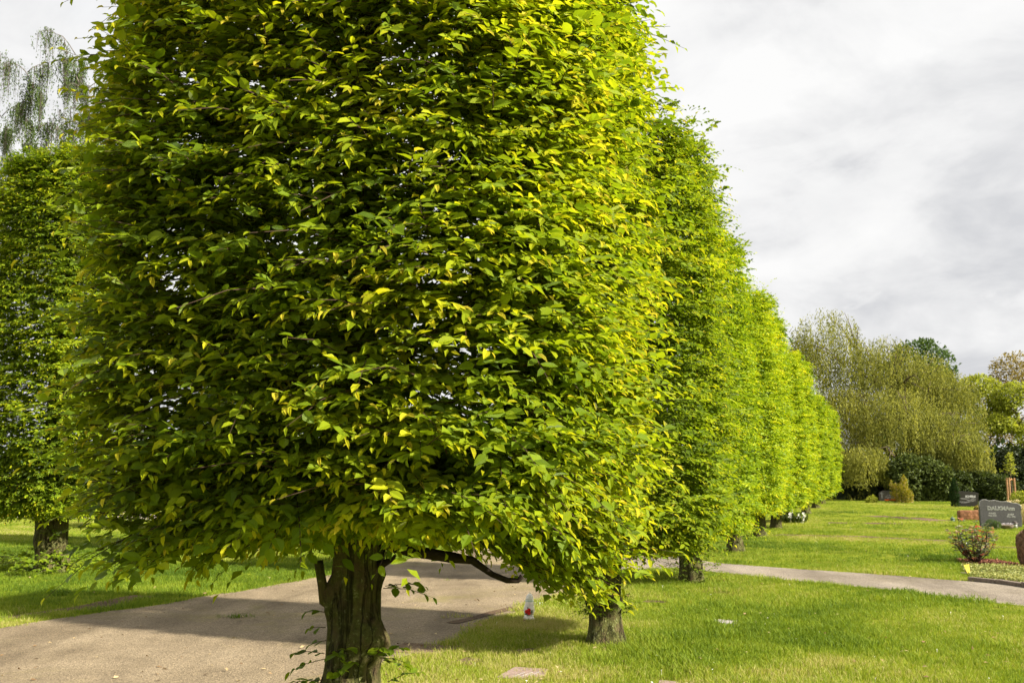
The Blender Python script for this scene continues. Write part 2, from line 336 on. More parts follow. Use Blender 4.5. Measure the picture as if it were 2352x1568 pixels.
POLY_FAR = strip_sheet('path', [G(-500, 1166), G(120, 1172), G(500, 1176)], [G(-500, 1182), G(120, 1190), G(500, 1196)], 0.004, M['path'], 0.2, 6, 0.5, kind='structure', label='grey path on the far side of the lawn behind the left tree', category='path')
SOILS = []
def soil(pts, w, seed, z=0.006):
    pts = [np.asarray(p, float) for p in pts]; d = unit(pts[-1] - pts[0]); nrm = np.array([-d[1], d[0], 0])
    SOILS.append(strip_sheet('soil_strip', [p + nrm * w * 0.5 for p in pts], [p - nrm * w * 0.5 for p in pts], z, M['soil'], w * 0.24, seed, 0.1, kind='structure', label='bare brown soil strip worn into the grass', category='soil'))
soil([G(2003, 1184), G(2182, 1196)], 1.3, 1); soil([G(1903, 1200), G(2074, 1203)], 0.8, 2); soil([G(1780, 1228), G(1974, 1232), G(2175, 1243)], 0.6, 3)
soil([G(2290, 1256), G(2352, 1258)], 0.3, 4); soil([G(0, 1420), G(200, 1395), G(330, 1368)], 0.34, 5); soil([G(935, 1500), G(985, 1480)], 0.5, 6, 0.010)
soil([G(1040, 1432), G(1180, 1395)], 0.14, 7, 0.010); soil([G(1480, 1380), G(1530, 1382)], 0.25, 8); soil([G(1895, 1254), G(1935, 1256)], 0.2, 9)
soil([G(1180, 1500), G(1240, 1492)], 0.2, 10); soil([G(1050, 1522), G(1090, 1512)], 0.18, 11)

# ------------------------------------------------------------------ leaves
def _tmpl(kind):
    if kind == 2:      # folded diamond
        X = [(0, 0), (0.45, 0.30), (0.45, -0.30), (1, 0)]; F = [(0, 3, 1), (0, 2, 3)]
    elif kind == 4:
        X = [(0, 0), (0.40, 0.31), (0.5, 0), (0.40, -0.31), (1, 0)]; F = [(0, 2, 1), (1, 2, 4), (0, 3, 2), (3, 4, 2)]
    elif kind == 6:
        X = [(0, 0), (0.5, 0), (1, 0), (0.26, 0.27), (0.66, 0.26), (0.26, -0.27), (0.66, -0.26)]; F = [(0, 1, 3), (3, 1, 4), (4, 1, 2), (0, 5, 1), (5, 6, 1), (6, 2, 1)]
    else:
        X = [(0, 0), (0.32, 0), (0.66, 0), (1, 0), (0.14, 0.19), (0.42, 0.31), (0.74, 0.21), (0.14, -0.19), (0.42, -0.31), (0.74, -0.21)]
        F = [(0, 1, 4), (4, 1, 5), (5, 1, 2), (5, 2, 6), (6, 2, 3), (0, 7, 1), (7, 8, 1), (8, 2, 1), (8, 9, 2), (9, 3, 2)]
    X = np.array(X, float); Z = 0.24 * np.abs(X[:, 1]) - 0.10 * X[:, 0] ** 2
    return np.concatenate([X, Z[:, None]], 1), np.array(F)
TM = {k: _tmpl(k) for k in (2, 4, 6, 10)}
def leaf_mesh(name, L, kind, lc=False):
    """L: dict pos, dir, nrm, len, wid (ratio), tone"""
    T, F = TM[kind]; n = len(L['pos']); d = unit(L['dir']); nr = unit(L['nrm'] - d * np.sum(L['nrm'] * d, 1, keepdims=True)); sd = np.cross(nr, d)
    ln = L['len'][:, None, None]; wd = (L['len'] * L['wid'])[:, None, None]; fo = L.get('fold', np.ones(n))[:, None, None]
    V = L['pos'][:, None, :] + d[:, None, :] * T[None, :, 0:1] * ln + sd[:, None, :] * T[None, :, 1:2] * wd + nr[:, None, :] * T[None, :, 2:3] * ln * fo
    FF = (F[None] + (np.arange(n) * len(T))[:, None, None]).reshape(-1, 3)
    at = {'tone': np.repeat(np.clip(L['tone'], 0, 1), len(T))}
    if lc: at['lc'] = np.tile(np.concatenate([T[:, :2], np.zeros((len(T), 1))], 1), (n, 1))
    return mesh_arrays(name, V.reshape(-1, 3), FF, at)
def pick(L, m): return {k: v[m] for k, v in L.items()}
def cat(*Ls): return {k: np.concatenate([l[k] for l in Ls]) for k in Ls[0]}

def twig_leaves(P0, D, LEN, rng, leaf=0.06, per=9, tipyellow=0.35, droop=0.30, base_tone=None):
    """leaves set alternately along shoots; returns leaves and shoot polylines"""
    n = len(P0); up = np.array([0, 0, 1.0]); D = unit(D)
    side = np.cross(D, up); bad = np.linalg.norm(side, axis=1) < 0.2; side[bad] = rng.normal(size=(bad.sum(), 3)); side = unit(side)
    pn = unit(np.cross(side, D)); roll = rng.normal(0, 0.25, n)[:, None]
    side = unit(side * np.cos(roll) + pn * np.sin(roll))
    def at(u): return P0 + D * (LEN * u)[:, None] + up * (-0.28 * LEN * u * u + 0.06 * LEN * u)[:, None]
    out = []; bt = base_tone if base_tone is not None else np.clip(rng.normal(0.42, 0.13, n), 0.05, 0.8)
    for k in range(per):
        u = np.clip((k + 0.6 + rng.uniform(-0.2, 0.2, n)) / per, 0.05, 1.0); tip = np.clip((u - 0.72) / 0.28, 0, 1)
        p = at(u); sg = 1.0 if k % 2 else -1.0; ang = rad(52) - tip * rad(30) + rng.normal(0, 0.22, n)
        d = D * np.cos(ang)[:, None] + side * (sg * np.sin(ang))[:, None]
        dz = droop + rng.normal(0, 0.20, n) + tip * rng.uniform(-0.1, 1.1, n)
        d = unit(d - up * dz[:, None])
        nr = unit(up + D * 0.55 + rng.normal(0, 0.32, (n, 3)))
        ln = leaf * np.clip(rng.normal(0.92, 0.2, n), 0.5, 1.4) * (1 - 0.45 * tip) * (0.8 + 0.2 * np.clip(u * 4, 0, 1))
        tone = bt + rng.normal(0, 0.09, n) + tip * tipyellow * rng.uniform(0.3, 1.3, n)
        out.append(dict(pos=p, dir=d, nrm=nr, len=ln, wid=rng.uniform(0.85, 1.08, n) * (1 - 0.35 * tip), tone=tone, fold=rng.uniform(0.3, 1.6, n) + tip * 1.6))
    L = cat(*out)
    return L, (at(np.zeros(n)), at(np.full(n, 0.5)), at(np.full(n, 0.97)))
def twig_mesh(name, poly, r):
    a, b, c = poly; seg = []
    for p, q, r0, r1 in ((a, b, r, r * 0.75), (b, c, r * 0.75, r * 0.35)):
        t = unit(q - p); s1 = unit(np.cross(t, np.array([0.3, 0.2, 1.0]))); s2 = np.cross(t, s1); ring = []
        for pp, rr in ((p, r0), (q, r1)):
            for k in range(3):
                an = 2 * math.pi * k / 3; ring.append(pp + (s1 * math.cos(an) + s2 * math.sin(an)) * rr)
        seg.append(np.stack(ring, 1))
    V = np.concatenate(seg); n = len(V)
    F0 = np.array([(0, 1, 4), (0, 4, 3), (1, 2, 5), (1, 5, 4), (2, 0, 3), (2, 3, 5)])
    return mesh_arrays(name, V.reshape(-1, 3), (F0[None] + (np.arange(n) * 6)[:, None, None]).reshape(-1, 3))

# ------------------------------------------------------------------ clipped hornbeams
ZF = np.array([0, .04, .10, .28, .60, .85, .95, 1.0]); RF = np.array([.80, .90, .96, 1.0, .965, .90, .84, .70])
def crown_twigs(a, b, zb, zt, n, rng, seed, side_w=None, bottom=None, gap=0.50, leaf=0.06, protr=1.0):
    """shoots on the shell of a clipped crown, in row axes x = along row (away), y = left"""
    e = 3.8; th = np.linspace(0, 2 * np.pi, 721); c, s = np.cos(th), np.sin(th)
    X = a * np.sign(c) * np.abs(c) ** (2 / e); Y = b * np.sign(s) * np.abs(s) ** (2 / e)
    seg = np.hypot(np.diff(X), np.diff(Y)); w = seg.copy()
    mid = np.arctan2((Y[1:] + Y[:-1]) / 2, (X[1:] + X[:-1]) / 2)
    if side_w is not None: w = w * side_w(mid)
    cdf = np.cumsum(w) / w.sum(); per = seg.sum(); H = zt - zb
    n_top = int(n * 0.10); n_bot = int(n * 0.12); n_sd = n - n_top - n_bot
    i = np.searchsorted(cdf, rng.random(n_sd)); f = rng.random(n_sd)
    x = X[i] + (X[i + 1] - X[i]) * f; y = Y[i] + (Y[i + 1] - Y[i]) * f; zf = rng.random(n_sd); rr = np.interp(zf, ZF, RF)
    nx_ = np.sign(x) * (np.abs(x) / a) ** (e - 1) / a; ny_ = np.sign(y) * (np.abs(y) / b) ** (e - 1) / b
    nr = unit(np.stack([nx_, ny_, np.where(zf > 0.9, (zf - 0.9) * 6, np.where(zf < 0.1, -(0.1 - zf) * 4, 0)) * np.hypot(nx_, ny_)], -1))
    P = np.stack([x * rr, y * rr, zb + H * zf], -1)
    def cap(k, z, q):
        u = rng.uniform(-1, 1, (k * 3, 2)); u = u[(np.abs(u[:, 0]) ** e + np.abs(u[:, 1]) ** e) < 1][:k]
        return np.stack([u[:, 0] * a * q, u[:, 1] * b * q, np.full(len(u), z)], -1)
    Pt = cap(n_top, zt, 0.74); Pb = cap(n_bot, zb, 0.84)
    hor = unit(np.stack([Pb[:, 0], Pb[:, 1], 0 * Pb[:, 0]], -1) + 1e-6)
    Nn = np.concatenate([nr, np.tile([0, 0, 1.0], (len(Pt), 1)) + rng.normal(0, .3, (len(Pt), 3)), unit(hor + np.array([0, 0, -0.35]))])
    P = np.concatenate([P, Pt, Pb])
    lump = fbm(P + 7.3 * seed, 1.6, seed, 3) - 0.5
    P = P + Nn * (lump * 0.34)[:, None]
    if bottom is not None:
        ang = np.arctan2(P[:, 1], P[:, 0]); lift = bottom(ang); rho = np.clip(np.hypot(P[:, 0] / a, P[:, 1] / b), 0, 1); lift = np.where(lift < 0.2, 0.2 + (lift - 0.2) * rho ** 2, lift); k = np.clip(1 - (P[:, 2] - zb) / (0.45 * H), 0, 1); P[:, 2] += lift * k
    g = fbm(P + 31.7 * seed, 3.0, seed + 40, 3); keep = rng.random(len(P)) < np.clip((g - (gap - 0.13)) / 0.18, 0.10, 1.0)
    P, Nn = P[keep], unit(Nn[keep]); m = len(P)
    pm = rng.permutation(m); P, Nn = P[pm], Nn[pm]
    K = 4; q = m // K; m = q * K; P = np.repeat(P[:q], K, 0); Nn = np.repeat(Nn[:q], K, 0)     # sprays of K shoots in one plane
    dep = np.repeat(np.minimum(rng.exponential(0.17, q), 0.60), K) + rng.uniform(0, 0.05, m); LEN = np.repeat(rng.uniform(0.17, 0.33, q), K) * rng.uniform(0.75, 1.1, m)
    hz = unit(np.stack([-Nn[:, 1], Nn[:, 0], np.zeros(m)], -1) + 1e-6)
    fan = np.tile(np.linspace(-0.95, 0.95, K), q) + rng.normal(0, 0.18, m); tilt = np.repeat(rng.normal(0.14, 0.26, q), K); skew = np.repeat(rng.normal(0, 0.35, q), K); roll = np.repeat(rng.normal(0, 0.12, q), K)
    D = unit(Nn + hz * (fan + skew)[:, None] + np.array([0, 0, 1.0]) * (tilt + roll * fan + rng.normal(0, 0.06, m))[:, None])
    P0 = P - Nn * (dep + LEN * 0.8)[:, None] + hz * (fan * 0.05)[:, None] + rng.normal(0, 0.015, (m, 3))
    shoot = rng.random(m) < 0.05 * protr; P0[shoot] += Nn[shoot] * (dep[shoot] + 0.05)[:, None]; LEN[shoot] *= rng.uniform(1.0, 1.45, shoot.sum())
    topm = shoot & (Nn[:, 2] > 0.6); LEN[topm] *= 1.5
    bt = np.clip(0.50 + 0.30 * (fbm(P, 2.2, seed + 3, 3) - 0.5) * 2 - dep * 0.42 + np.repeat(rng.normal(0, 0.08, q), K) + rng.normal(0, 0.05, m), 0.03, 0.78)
    return P0, D, LEN, bt, dep
def core_leaves(a, b, zb, zt, n, rng, leaf):  # large dark inner leaves, added to block light through the crown
    th = rng.uniform(0, 2 * np.pi, n); q = np.sqrt(rng.uniform(0.12, 0.80, n))
    P = np.stack([a * q * np.cos(th), b * q * np.sin(th), rng.uniform(zb + 0.15, zt - 0.25, n)], -1); P[:, :2] *= 0.92
    d = unit(np.stack([np.cos(th), np.sin(th), np.full(n, -.15)], -1) + rng.normal(0, .5, (n, 3)))
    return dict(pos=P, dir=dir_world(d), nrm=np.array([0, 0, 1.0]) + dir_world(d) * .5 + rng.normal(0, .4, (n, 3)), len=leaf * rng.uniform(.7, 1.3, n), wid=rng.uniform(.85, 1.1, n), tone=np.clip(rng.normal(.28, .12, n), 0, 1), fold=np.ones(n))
def to_world(V, B): return V[:, 0:1] * S_ + V[:, 1:2] * (-R_) + V[:, 2:3] * np.array([0, 0, 1.0]) + B
def dir_world(V): return V[:, 0:1] * S_ + V[:, 1:2] * (-R_) + V[:, 2:3] * np.array([0, 0, 1.0])

def trunk_mesh(name, r0, H, seed, flare=0.5, burls=(), n=40, m=70, lean=(0, 0), rough=1.9, top=0.45):
    zs = np.linspace(-0.05, H, m); th = np.linspace(0, 2 * np.pi, n, endpoint=False); V = []
    for z in zs:
        u = max(z, 0) / H
        r = r0 * (1 - (1 - top) * max(0, (z - 1.1)) / max(0.1, H - 1.1)) * (1 + flare * math.exp(-max(z, 0) / 0.13) + 0.10 * math.exp(-((z - 0.9) / 0.35) ** 2))
        cx = lean[0] * u + 0.02 * math.sin(z * 2.3 + seed); cy = lean[1] * u + 0.02 * math.cos(z * 1.9 + seed)
        q = np.stack([np.cos(th), np.sin(th), np.full(n, z * 0.5)], -1)
        rr = r * (1 + rough * (0.30 * (fbm(q, 1.7, seed, 3) - 0.5) + 0.05 * (fbm(np.stack([np.cos(th) * 3, np.sin(th) * 3, np.full(n, z * 1.1)], -1), 2.2, seed + 5, 3) - 0.5)))
        rr = rr * (1 + 0.07 * np.cos(5 * th + seed) * math.exp(-max(z, 0) / 0.5))
        for (bt, bz, bs, bh) in burls:
            dth = np.angle(np.exp(1j * (th - bt))); rr = rr + bh * np.exp(-((dth * r0) ** 2 + (z - bz) ** 2) / (bs * bs)) * (0.7 + 0.6 * fbm(q * 6, 2.0, seed + 8, 3))
        V += [(cx + rr[k] * math.cos(th[k]), cy + rr[k] * math.sin(th[k]), z) for k in range(n)]
    F = [(i * n + k, i * n + (k + 1) % n, (i + 1) * n + (k + 1) % n, (i + 1) * n + k) for i in range(m - 1) for k in range(n)]
    F += [tuple((m - 1) * n + k for k in range(n))]
    me = bpy.data.meshes.new(name); me.from_pydata(V, [], F); me.polygons.foreach_set('use_smooth', [True] * len(me.polygons)); me.update(); return me
def limb_path(p0, p1, rng, sag=0.08, k=7):
    u = np.linspace(0, 1, k)[:, None]; p = p0 + (p1 - p0) * u
    j = rng.normal(0, 0.035, (k, 3)); j[0] = 0
    return p + j * np.linalg.norm(p1 - p0) + np.array([0, 0, 1.0]) * (sag * np.sin(np.pi * u))
def add_limbs(root, a, b, zb, zt, count, rng, r0, mat, world=True, joined=False):
    mbj = MB(); Hh = zt - zb
    for i in range(count):
        z0 = zb - 0.15 + (Hh * 0.92) * (i + 0.5) / count; an = i * 2.4 + rng.uniform(-.4, .4)
        e = np.array([[a * 0.66 * math.cos(an), b * 0.66 * math.sin(an), min(zt - 0.5, z0 + rng.uniform(0.15, 0.55))]])
        p1 = dir_world(e)[0]; p0 = np.array([0, 0, z0]); r = r0 * (0.34 - 0.16 * i / count)
        pts = limb_path(p0, p1, rng); mb = mbj if joined else MB()
        mb.tube(pts, np.linspace(r, r * 0.25, len(pts)), 7, True, i, 0.25)
        for q in range(3):                                   # forks
            k0 = rng.integers(2, 6); e2 = pts[k0] + unit(pts[-1] - pts[0] + rng.normal(0, 0.5, 3)) * rng.uniform(0.2, 0.42) + np.array([0, 0, rng.uniform(-.1, .2)]); e2[2] = min(e2[2], zt - 0.35)
            pp = limb_path(pts[k0], e2, rng, 0.04, 5); mb.tube(pp, np.linspace(r * 0.5, r * 0.12, 5), 5, True, q, 0.2)
        if not joined: put('branch', mb.mesh('branch', True), mat, root)
    if joined: put('branch', mbj.mesh('branch', True), mat, root)

PROTO_LEAF = []
def proto_leaves():
    for k, tn in enumerate((0.18, 0.26, 0.34, 0.42, 0.50, 0.58, 0.66)):
        L = dict(pos=np.zeros((1, 3)), dir=np.array([[1.0, 0, 0]]), nrm=np.array([[0, 0, 1.0]]), len=np.array([1.0]), wid=np.array([1.0]), tone=np.array([tn]))
        me = leaf_mesh('leaf', L, 10, True); me.materials.append(M['leaf']); PROTO_LEAF.append((tn, me))
proto_leaves()
def single_leaves(root, base, L, count=300):
    """the leaves that show largest become parts of their own; returns mask of the rest"""
    mid = L['pos'] + unit(L['dir']) * (L['len'] * 0.5)[:, None]; x, y, fw = project(mid)
    ok = (x > 5) & (x < 2347) & (y > 5) & (y < 1563)
    view = unit(np.array([0, 0, EYE]) - mid); d = unit(L['dir']); nr = unit(L['nrm'] - d * np.sum(L['nrm'] * d, 1, keepdims=True))
    size = L['len'] / fw * (np.abs(np.sum(nr * view, 1)) * 0.8 + 0.1)
    cell = (x // 12).astype(int) * 4000 + (y // 12).astype(int); order = np.argsort(fw); first = {}
    for i in order:
        if ok[i] and cell[i] not in first: first[cell[i]] = i
    cand = np.array(list(first.values())); sel = cand[np.argsort(-size[cand])[:count]]
    for i in sel:
        tn = float(L['tone'][i]); me = min(PROTO_LEAF, key=lambda q: abs(q[0] - tn))[1]
        dx, nz = d[i], nr[i]; sy = np.cross(nz, dx); ln = float(L['len'][i]); w = float(L['wid'][i]); fo = float(L['fold'][i])
        o = bpy.data.objects.new('leaf', me); COL.objects.link(o); o.parent = root
        p = L['pos'][i] - base
        o.matrix_local = Matrix(((dx[0] * ln, sy[0] * ln * w, nz[0] * ln * fo, p[0]), (dx[1] * ln, sy[1] * ln * w, nz[1] * ln * fo, p[1]), (dx[2] * ln, sy[2] * ln * w, nz[2] * ln * fo, p[2]), (0, 0, 0, 1)))
    m = np.ones(len(mid), bool); m[sel] = False; return m
def sucker_leaves(pts, outdirs, rng, leaf, per=6, length=(0.10, 0.24)):
    n = len(pts); return twig_leaves(np.asarray(pts, float), np.asarray(outdirs, float), rng.uniform(*length, n), rng, leaf, per, 0.15, 0.35, np.clip(rng.normal(0.33, 0.08, n), .1, .6))

def near_tree(base, label, a, b, zb, zt, n_tw, seed, leaf, trunk_r, burls, side_w=None, bottom=None, kinds=(10, 4), limbs=16, singles=300, group=None, gap=0.5, extra=None, lean=(0, 0), coff=(0, 0), core=0, tone=0.0):
    rng = np.random.default_rng(seed); root = thing('hornbeam_tree', label, 'tree', tuple(base), group)
    put('trunk', trunk_mesh('trunk', trunk_r, zt - 0.7, seed, 0.45, burls, 56, 110, lean), M['bark'], root)
    P0, D, LEN, bt, dep = crown_twigs(a, b, zb, zt, n_tw, rng, seed, side_w, bottom, gap, leaf)
    P0 = P0 + np.array([coff[0], coff[1], 0]); bt = np.clip(bt + tone, 0.02, 0.8)
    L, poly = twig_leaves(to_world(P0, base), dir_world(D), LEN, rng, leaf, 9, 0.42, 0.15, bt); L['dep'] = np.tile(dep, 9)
    m = rng.random(len(L['pos'])) < 0.93; L = pick(L, m)
    if singles:
        rest = single_leaves(root, np.asarray(base, float), L, singles); L = pick(L, rest)
    if core:
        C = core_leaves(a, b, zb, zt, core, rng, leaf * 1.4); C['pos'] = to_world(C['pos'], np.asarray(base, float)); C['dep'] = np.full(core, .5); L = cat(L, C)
    mid = L['pos'] - np.asarray(base)
    if len(set(kinds)) > 1:
        front = ((mid @ S_ < 0.55) | (mid @ R_ > -0.1)); deep = L['dep'] > 0.15
        parts = [(pick(L, front & ~deep), kinds[0]), (pick(L, ~front | deep), kinds[1])]
    else: parts = [(L, kinds[0])]
    for Lp, kd in parts:
        Lp = dict(Lp); Lp['pos'] = Lp['pos'] - np.asarray(base)
        put('foliage', leaf_mesh('foliage', Lp, kd, True), M['leaf'], root, kind='stuff')
    tw = np.arange(len(poly[0])) % (2 if kinds[0] == 6 else 4) == 0
    put('twigs', twig_mesh('twigs', tuple(p[tw] - np.asarray(base) for p in poly), 0.0024), M['twig'], root, kind='stuff')
    add_limbs(root, a, b, zb, zt, limbs, rng, trunk_r, M['bark'])
    if extra: extra(root, rng)
    return root

T1B = rowpt(4.23, 2.22); 
def t1_side(an):     # denser where the photograph looks at it
    return 0.75 + 0.9 * np.exp(-(np.angle(np.exp(1j * (an - math.pi))) / 1.0) ** 2) + 0.9 * np.exp(-(np.angle(np.exp(1j * (an + math.pi / 2))) / 0.9) ** 2)
def t1_bottom(an):
    f = lambda c, w: np.exp(-(np.angle(np.exp(1j * (an - c))) / w) ** 2)
    return 0.08 * f(math.pi * 1.02, 0.5) + 0.16 * f(-1.70, 0.60) - 0.44 * f(-0.74, 0.32) - 0.14 * f(2.4, 0.4) + 0.20
def t1_extra(root, rng):
    B = np.asarray(root.location)
    def wp(px, py, Y): return AT(px, py, Y) - B
    Y0 = T1B[1]
    put('dead_stub', MB().tube([wp(775, 1400, Y0 - .02), wp(745, 1378, Y0 - .03), wp(741, 1345, Y0 - .03), wp(736, 1315, Y0 - .03), wp(731, 1288, Y0 - .02)], [0.026, 0.026, 0.022, 0.020, 0.021], 14, True, 3, 0.22).mesh('dead_stub', True), M['bark'], root)
    put('pruned_limb', MB().tube([wp(850, 1235, Y0), wp(950, 1265, Y0 + .02), wp(1040, 1280, Y0 + .05), wp(1085, 1286, Y0 + .05), wp(1130, 1318, Y0 + .05), wp(1165, 1332, Y0 + .05), wp(1190, 1333, Y0 + .05), wp(1199, 1322, Y0 + .05)], [.034, .028, .023, .020, .016, .013, .012, .011], 10, True, 5, 0.38).mesh('pruned_limb', True), M['bark_cut'], root)
    put('dead_stub', MB().tube([wp(870, 1300, Y0 - .05), wp(890, 1290, Y0 - .06), wp(902, 1283, Y0 - .06), wp(908, 1274, Y0 - .06)], [.02, .014, .01, .006], 8, True, 6, 0.4).mesh('dead_stub', True), M['bark_cut'], root)
    sp = [(885, 1345, 1, .25, .22), (880, 1350, 1, .1, .26), (747, 1405, -1, .3, .10), (748, 1440, -1, .2, .09), (750, 1470, -1, 0, .08), (745, 1500, -1, .3, .16), (747, 1512, -1, -.1, .17), (760, 1508, .2, .2, .16), (755, 1500, .6, .3, .17),
          (870, 1500, 1, .5, .14), (872, 1510, 1, .1, .16), (866, 1505, .1, .3, .14), (880, 1515, 1, 0, .12), (745, 1560, -1, .1, .22), (760, 1555, .3, .3, .16), (890, 1565, 1, .6, .2), (885, 1580, 1, .2, .2), (770, 1545, .5, .5, .16), (748, 1570, -1, .4, .15)]
    pts = [wp(x, y, Y0 - 0.12) for x, y, *_ in sp]; dr = [np.array([q[2], -0.4, q[3]]) for q in sp]
    Ls = []; po = []
    for p, d, q in zip(pts, dr, sp):
        L, pl = twig_leaves(np.array([p]), np.array([d]), np.array([q[4]]), rng, 0.058, 7 if q[4] > .12 else 3, 0.1, 0.3, np.array([0.32])); Ls.append(L); po.append(pl)
    put('trunk_shoots', leaf_mesh('trunk_shoots', cat(*Ls), 10, True), M['leaf'], root, kind='stuff')
    put('trunk_shoot_twigs', twig_mesh('trunk_shoot_twigs', tuple(np.concatenate([p[k] for p in po]) for k in range(3)), 0.002), M['twig'], root, kind='stuff')
near_tree(T1B, 'large clipped hornbeam with forked dead stub and pruned bare limb below its crown', 1.30, 1.22, 1.22, 4.95, 28500, 11, 0.062, 0.120,
          [(-0.9, 0.95, 0.07, 0.05), (-0.3, 0.90, 0.06, 0.05), (-2.5, 1.05, 0.04, 0.03), (-2.6, 0.66, 0.09, 0.05), (-0.5, 0.60, 0.09, 0.06), (-2.9, 1.13, 0.05, 0.04), (-1.6, 0.72, 0.05, 0.03), (-1.2, 1.18, 0.04, 0.02), (-0.1, 1.22, 0.05, 0.03), (-1.9, 0.9, 0.035, 0.02)], t1_side, t1_bottom, (6, 2), 20, 300, 'row of clipped hornbeams on the lawn side of the road', 0.41, t1_extra, (0, 0), (0.05, -0.17), 2500)
T2B = G(1395, 1478)
def foot_shoots(n, r, zr, leaf, seed, spread=1.0):
    def f(root, rng):
        rg = np.random.default_rng(seed); an = rg.uniform(0, 2 * np.pi, n); z = rg.uniform(*zr, n)
        pts = np.stack([np.cos(an) * r * rg.uniform(.8, spread, n), np.sin(an) * r * rg.uniform(.8, spread, n), z], -1)
        dr = np.stack([np.cos(an), np.sin(an), rg.uniform(-.1, .8, n)], -1)
        L, pl = sucker_leaves(pts, dr, rg, leaf, 7, (0.08, 0.26))
        put('foot_shoots', leaf_mesh('foot_shoots', L, 4, True), M['leaf'], root, kind='stuff'); put('foot_shoot_twigs', twig_mesh('foot_shoot_twigs', pl, 0.002), M['twig'], root, kind='stuff')
    return f
near_tree(T2B, 'clipped hornbeam with leafy shoots round its burred trunk, near the white grave candle', 1.34, 1.27, 0.95, 5.15, 16000, 23, 0.064, 0.150,
          [(-2.4, 0.36, 0.08, 0.05), (-0.8, 0.40, 0.09, 0.05), (-1.5, 0.45, 0.06, 0.03), (2.9, 0.42, 0.08, 0.05)], t1_side, None, (4, 2), 8, 300, 'row of clipped hornbeams on the lawn side of the road', 0.40, foot_shoots(46, 0.16, (0.24, 0.48), 0.05, 4), (0, 0), (0.05, -0.06), 7000, -0.09)  # leaf tone lowered to put the shade of its front face into colour

# crowns shared by the farther trees
def crown_meshes(a, b, zb, zt, n, seed, leaf, kind, gap):
    rng = np.random.default_rng(seed); P0, D, LEN, bt, dep = crown_twigs(a, b, zb, zt, n, rng, seed, None, None, gap, leaf)
    bt = np.clip(bt - (0.08 if seed == 31 else 0.07), 0.02, 0.8); z = np.zeros(3); L, poly = twig_leaves(to_world(P0, z), dir_world(D), LEN, rng, leaf, 8, 0.36, 0.15, bt)  # leaf tone lowered; for CA it stands in for shaded front faces
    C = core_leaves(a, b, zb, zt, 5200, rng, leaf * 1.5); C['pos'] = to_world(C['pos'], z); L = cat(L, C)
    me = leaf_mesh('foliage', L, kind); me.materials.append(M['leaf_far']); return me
def far_tree(base, label, me, a, b, zb, zt, seed, rz, tr=0.15, group='row of clipped hornbeams on the lawn side of the road', sc=1.0, extra=None):
    rng = np.random.default_rng(seed); root = thing('hornbeam_tree', label, 'tree', tuple(base), group)
    put('trunk', trunk_mesh('trunk', tr, zt - 0.8, seed, 0.55, [(rng.uniform(-3, 3), rng.uniform(.2, .8), .08, .04) for _ in range(4)], 20, 40), M['bark'], root)
    o = put('foliage', me, None, root, kind='stuff'); o.rotation_euler = (0, 0, rz); sx = sc * rng.uniform(0.93, 1.06); o.scale = (sx, sx, rng.uniform(0.95, 1.04))
    add_limbs(root, a, b, zb, zt, 8, rng, tr, M['bark_far'], joined=True)
    if extra: extra(root, rng)
    return root
CA = crown_meshes(1.22, 1.12, 0.84, 5.65, 12000, 31, 0.070, 2, 0.38)
CB = crown_meshes(1.20, 1.10, 0.72, 5.65, 8500, 37, 0.085, 2, 0.38); CC = crown_meshes(1.28, 1.16, 0.70, 4.95, 6500, 43, 0.095, 2, 0.38)
far_tree(G(1590, 1335), 'clipped hornbeam at the road corner of the side path, dark shoots at its foot', CA, 1.28, 1.2, .98, 4.7, 3, 0, 0.145, extra=foot_shoots(90, 0.2, (0.0, 0.45), 0.05, 7, 2.2))
far_tree(G(1692, 1266), 'first clipped hornbeam beyond the gravel side path', CA, 1.28, 1.2, .98, 4.7, 4, math.pi, 0.16)
far_tree(G(1744, 1232), 'second clipped hornbeam beyond the gravel side path', CB, 1.28, 1.2, .98, 4.7, 5, 0, 0.16)
far_tree(G(1783, 1213), 'clipped hornbeam with pale flared trunk just before the white daffodils', CB, 1.28, 1.2, .98, 4.7, 6, math.pi, 0.15)
for i, (px, py) in enumerate(((1812, 1197), (1850, 1179), (1872, 1166), (1889, 1156))):
    far_tree(G(px, py), 'clipped hornbeam at the far end of the row past the white daffodils', CB if i == 0 else CC, 1.28, 1.2, .98, 4.7, 7 + i, math.pi * (i % 2), 0.15)
# the opposite row, across the road
LB = G(115, 1312)
def l1_extra(root, rng):
    foot_shoots(260, 0.26, (0.0, 0.32), 0.08, 9, 4.0)(root, rng)
    foot_shoots(22, 0.25, (0.25, 0.8), 0.065, 10, 1.1)(root, rng)
near_tree(LB, 'tall clipped hornbeam across the road with a skirt of leafy shoots at its foot', 1.28, 1.15, 0.98, 7.25, 21000, 53, 0.075, 0.24,
          [(-2.0, 0.5, 0.13, 0.07), (-0.5, 0.42, 0.12, 0.08), (-1.2, 0.75, 0.1, 0.05)], t1_side, None, (2, 2), 10, 300, 'row of tall clipped hornbeams across the road', 0.33, l1_extra, (0, 0), (0, 0), 9000, -0.10)
CL = crown_meshes(1.35, 1.25, 1.0, 7.0, 9000, 59, 0.10, 2, 0.36)
for i in (1, 2):
    far_tree(LB + S_ * 5.6 * i, 'tall clipped hornbeam across the road, behind the big hornbeam with the pruned limb', CL, 1.45, 1.35, 1.0, 6.45, 70 + i, math.pi * (i % 2), 0.22, 'row of tall clipped hornbeams across the road')

